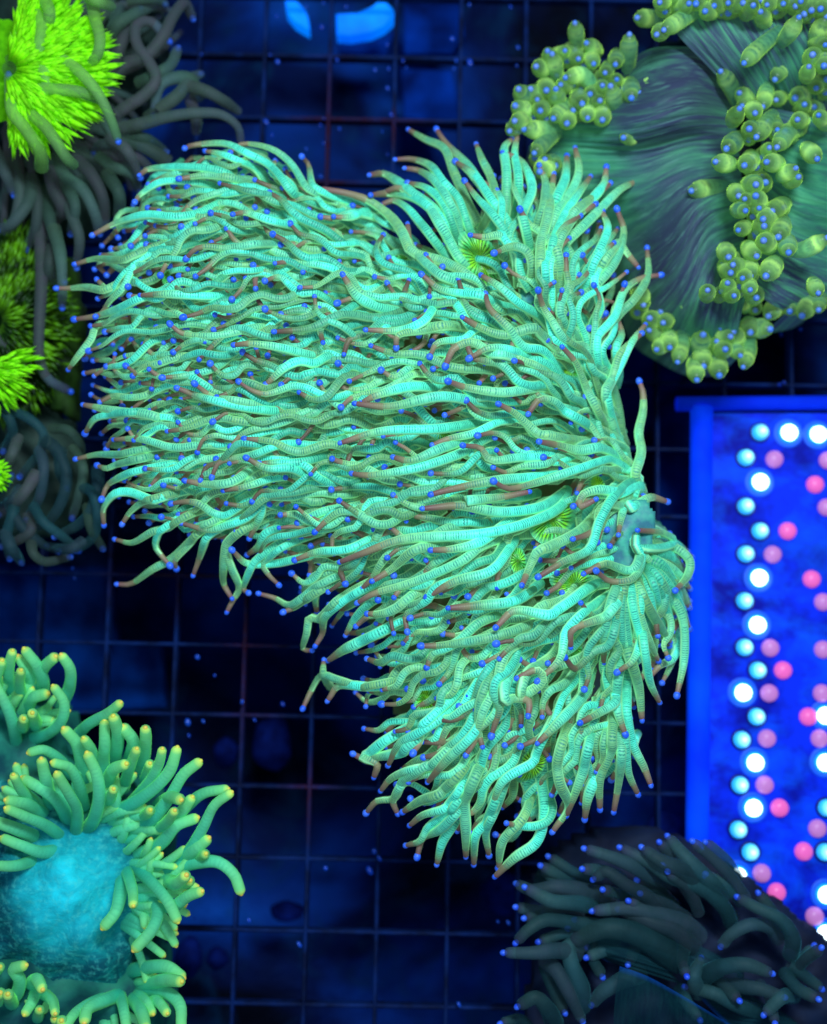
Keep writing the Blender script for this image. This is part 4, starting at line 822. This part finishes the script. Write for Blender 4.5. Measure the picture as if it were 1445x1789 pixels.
loft([[(1020,1620),(1100,1640),(1180,1665)], [(1010,1650),(1090,1668),(1170,1690)], [(1060,1680),(1110,1694),(1190,1720)]], [[2.0, 2.5, 2.3]]*3, m_mem, br, 'disc_lobe', nu=14, nv=40, skirt=.5, seed=3)
loft([[(1180,1640),(1240,1660),(1300,1700)], [(1190,1690),(1250,1710),(1310,1740)], [(1220,1740),(1290,1755),(1380,1780)], [(1270,1790),(1330,1800),(1420,1810)]], [[2.0, 2.2, 1.8]]*4, m_mem, br, 'disc_lobe', nu=14, nv=50, skirt=.5, seed=6)
DT = [[(440,815),(520,840),(620,880),(700,930),(760,950)], [(470,925),(510,905),(590,960),(680,1010),(740,1080)], [(590,815),(680,860),(780,930),(920,980),(1010,1060),(1040,1130)], [(680,818),(740,860),(830,900),(900,980)], [(785,775),(850,850),(930,930),(1000,1010)], [(475,1070),(600,1060),(700,1080),(830,1120),(900,1180)],
 [(583,1075),(700,1120),(800,1160),(880,1230)], [(145,965),(200,985),(300,970),(420,990),(500,1010)], [(188,985),(280,1030),(400,1040),(500,1060)], [(140,1190),(180,1150),(260,1110),(400,1130),(500,1150)], [(98,1250),(200,1250),(300,1240),(380,1250)], [(410,1225),(350,1220),(360,1300),(400,1400),(400,1480)],
 [(455,1460),(500,1410),(590,1360),(650,1340)], [(400,1525),(350,1420),(300,1330),(250,1280)], [(905,1285),(880,1350),(900,1420)], [(1005,1210),(1040,1170),(1120,1130),(1200,1140),(1240,1190)], [(1190,1330),(1100,1300),(1000,1310),(920,1350)], [(865,1400),(960,1420),(1060,1470),(1150,1500)], [(1195,1495),(1250,1440),(1300,1430)],
 [(155,1465),(210,1440),(260,1490),(290,1552)], [(1240,1430),(1150,1400),(1050,1390),(960,1400)], [(1085,1025),(1150,1060),(1250,1110),(1300,1190),(1290,1260)], [(1405,1240),(1350,1280),(1300,1340)], [(1375,1237),(1330,1290)], [(1385,1435),(1320,1400),(1260,1330)], [(1170,1020),(1220,1090),(1260,1180)], [(950,925),(1010,960),(1080,1040)],
 [(935,940),(980,1010),(1050,1100)], [(285,855),(360,900),(460,950)], [(250,890),(330,930),(430,990)], [(255,905),(300,950),(400,1010)], [(765,895),(830,960),(880,1040)], [(785,918),(860,980),(900,1080)], [(370,1155),(450,1180),(560,1200)], [(262,1075),(340,1060),(420,1080)], [(245,1195),(330,1170),(420,1190)], [(150,1060),(220,1070),(330,1060)],
 [(620,1035),(700,1060),(800,1090)], [(670,1005),(760,1040),(860,1100)], [(505,985),(560,1000),(640,1040)], [(660,950),(730,980),(800,1050)], [(425,895),(500,900),(580,930)], [(845,1335),(830,1280),(850,1200)], [(610,1280),(640,1220),(700,1180)], [(480,1330),(450,1270),(460,1200)], [(450,1260),(500,1240),(560,1230)], [(890,1515),(850,1460),(820,1400)],
 [(1405,1390),(1340,1340),(1280,1300)], [(1220,1530),(1200,1440),(1160,1380)], [(320,1480),(280,1400),(240,1300)], [(1055,1435),(1000,1380),(940,1340)], [(80,1545),(140,1530),(190,1570)], [(745,795),(800,860),(870,940)], [(180,1100),(250,1090),(320,1100)], [(890,790),(960,850),(1040,930),(1100,1020)], [(945,795),(1010,850),(1070,930)], [(400,1115),(480,1130),(560,1120)]]
for i, g in enumerate(trace(DT, 2.4286, 850, 1150)):
    big_ = i < 22
    z0 = random.uniform(1.8, 2.3); zt = random.uniform(2.0, 2.9)
    tentacle(br, [P(a, b, z) for (a, b), z in zip(g, zprof(len(g), z0, zt, .35 if big_ else .05))], random.uniform(.135, .185) if big_ else random.uniform(.085, .125), random.uniform(.09, .11), M['dusk'], M['tip_dim'], .058)
tentacle(br, [P(a, b, z) for a, b, z in ((1190, 1680, 2.4), (1120, 1635, 2.6), (1060, 1622, 2.7), (1010, 1640, 2.4))], .24, .15, M['dusk'], None, name='tentacle')
tentacle(br, [P(a, b, z) for a, b, z in ((940, 1535, 1.3), (1010, 1560, 1.6), (1060, 1570, 1.6))], .26, .2, M['dusk'], None, name='tentacle')

for o in bpy.data.objects:
    if 'wo' in o: del o['wo']
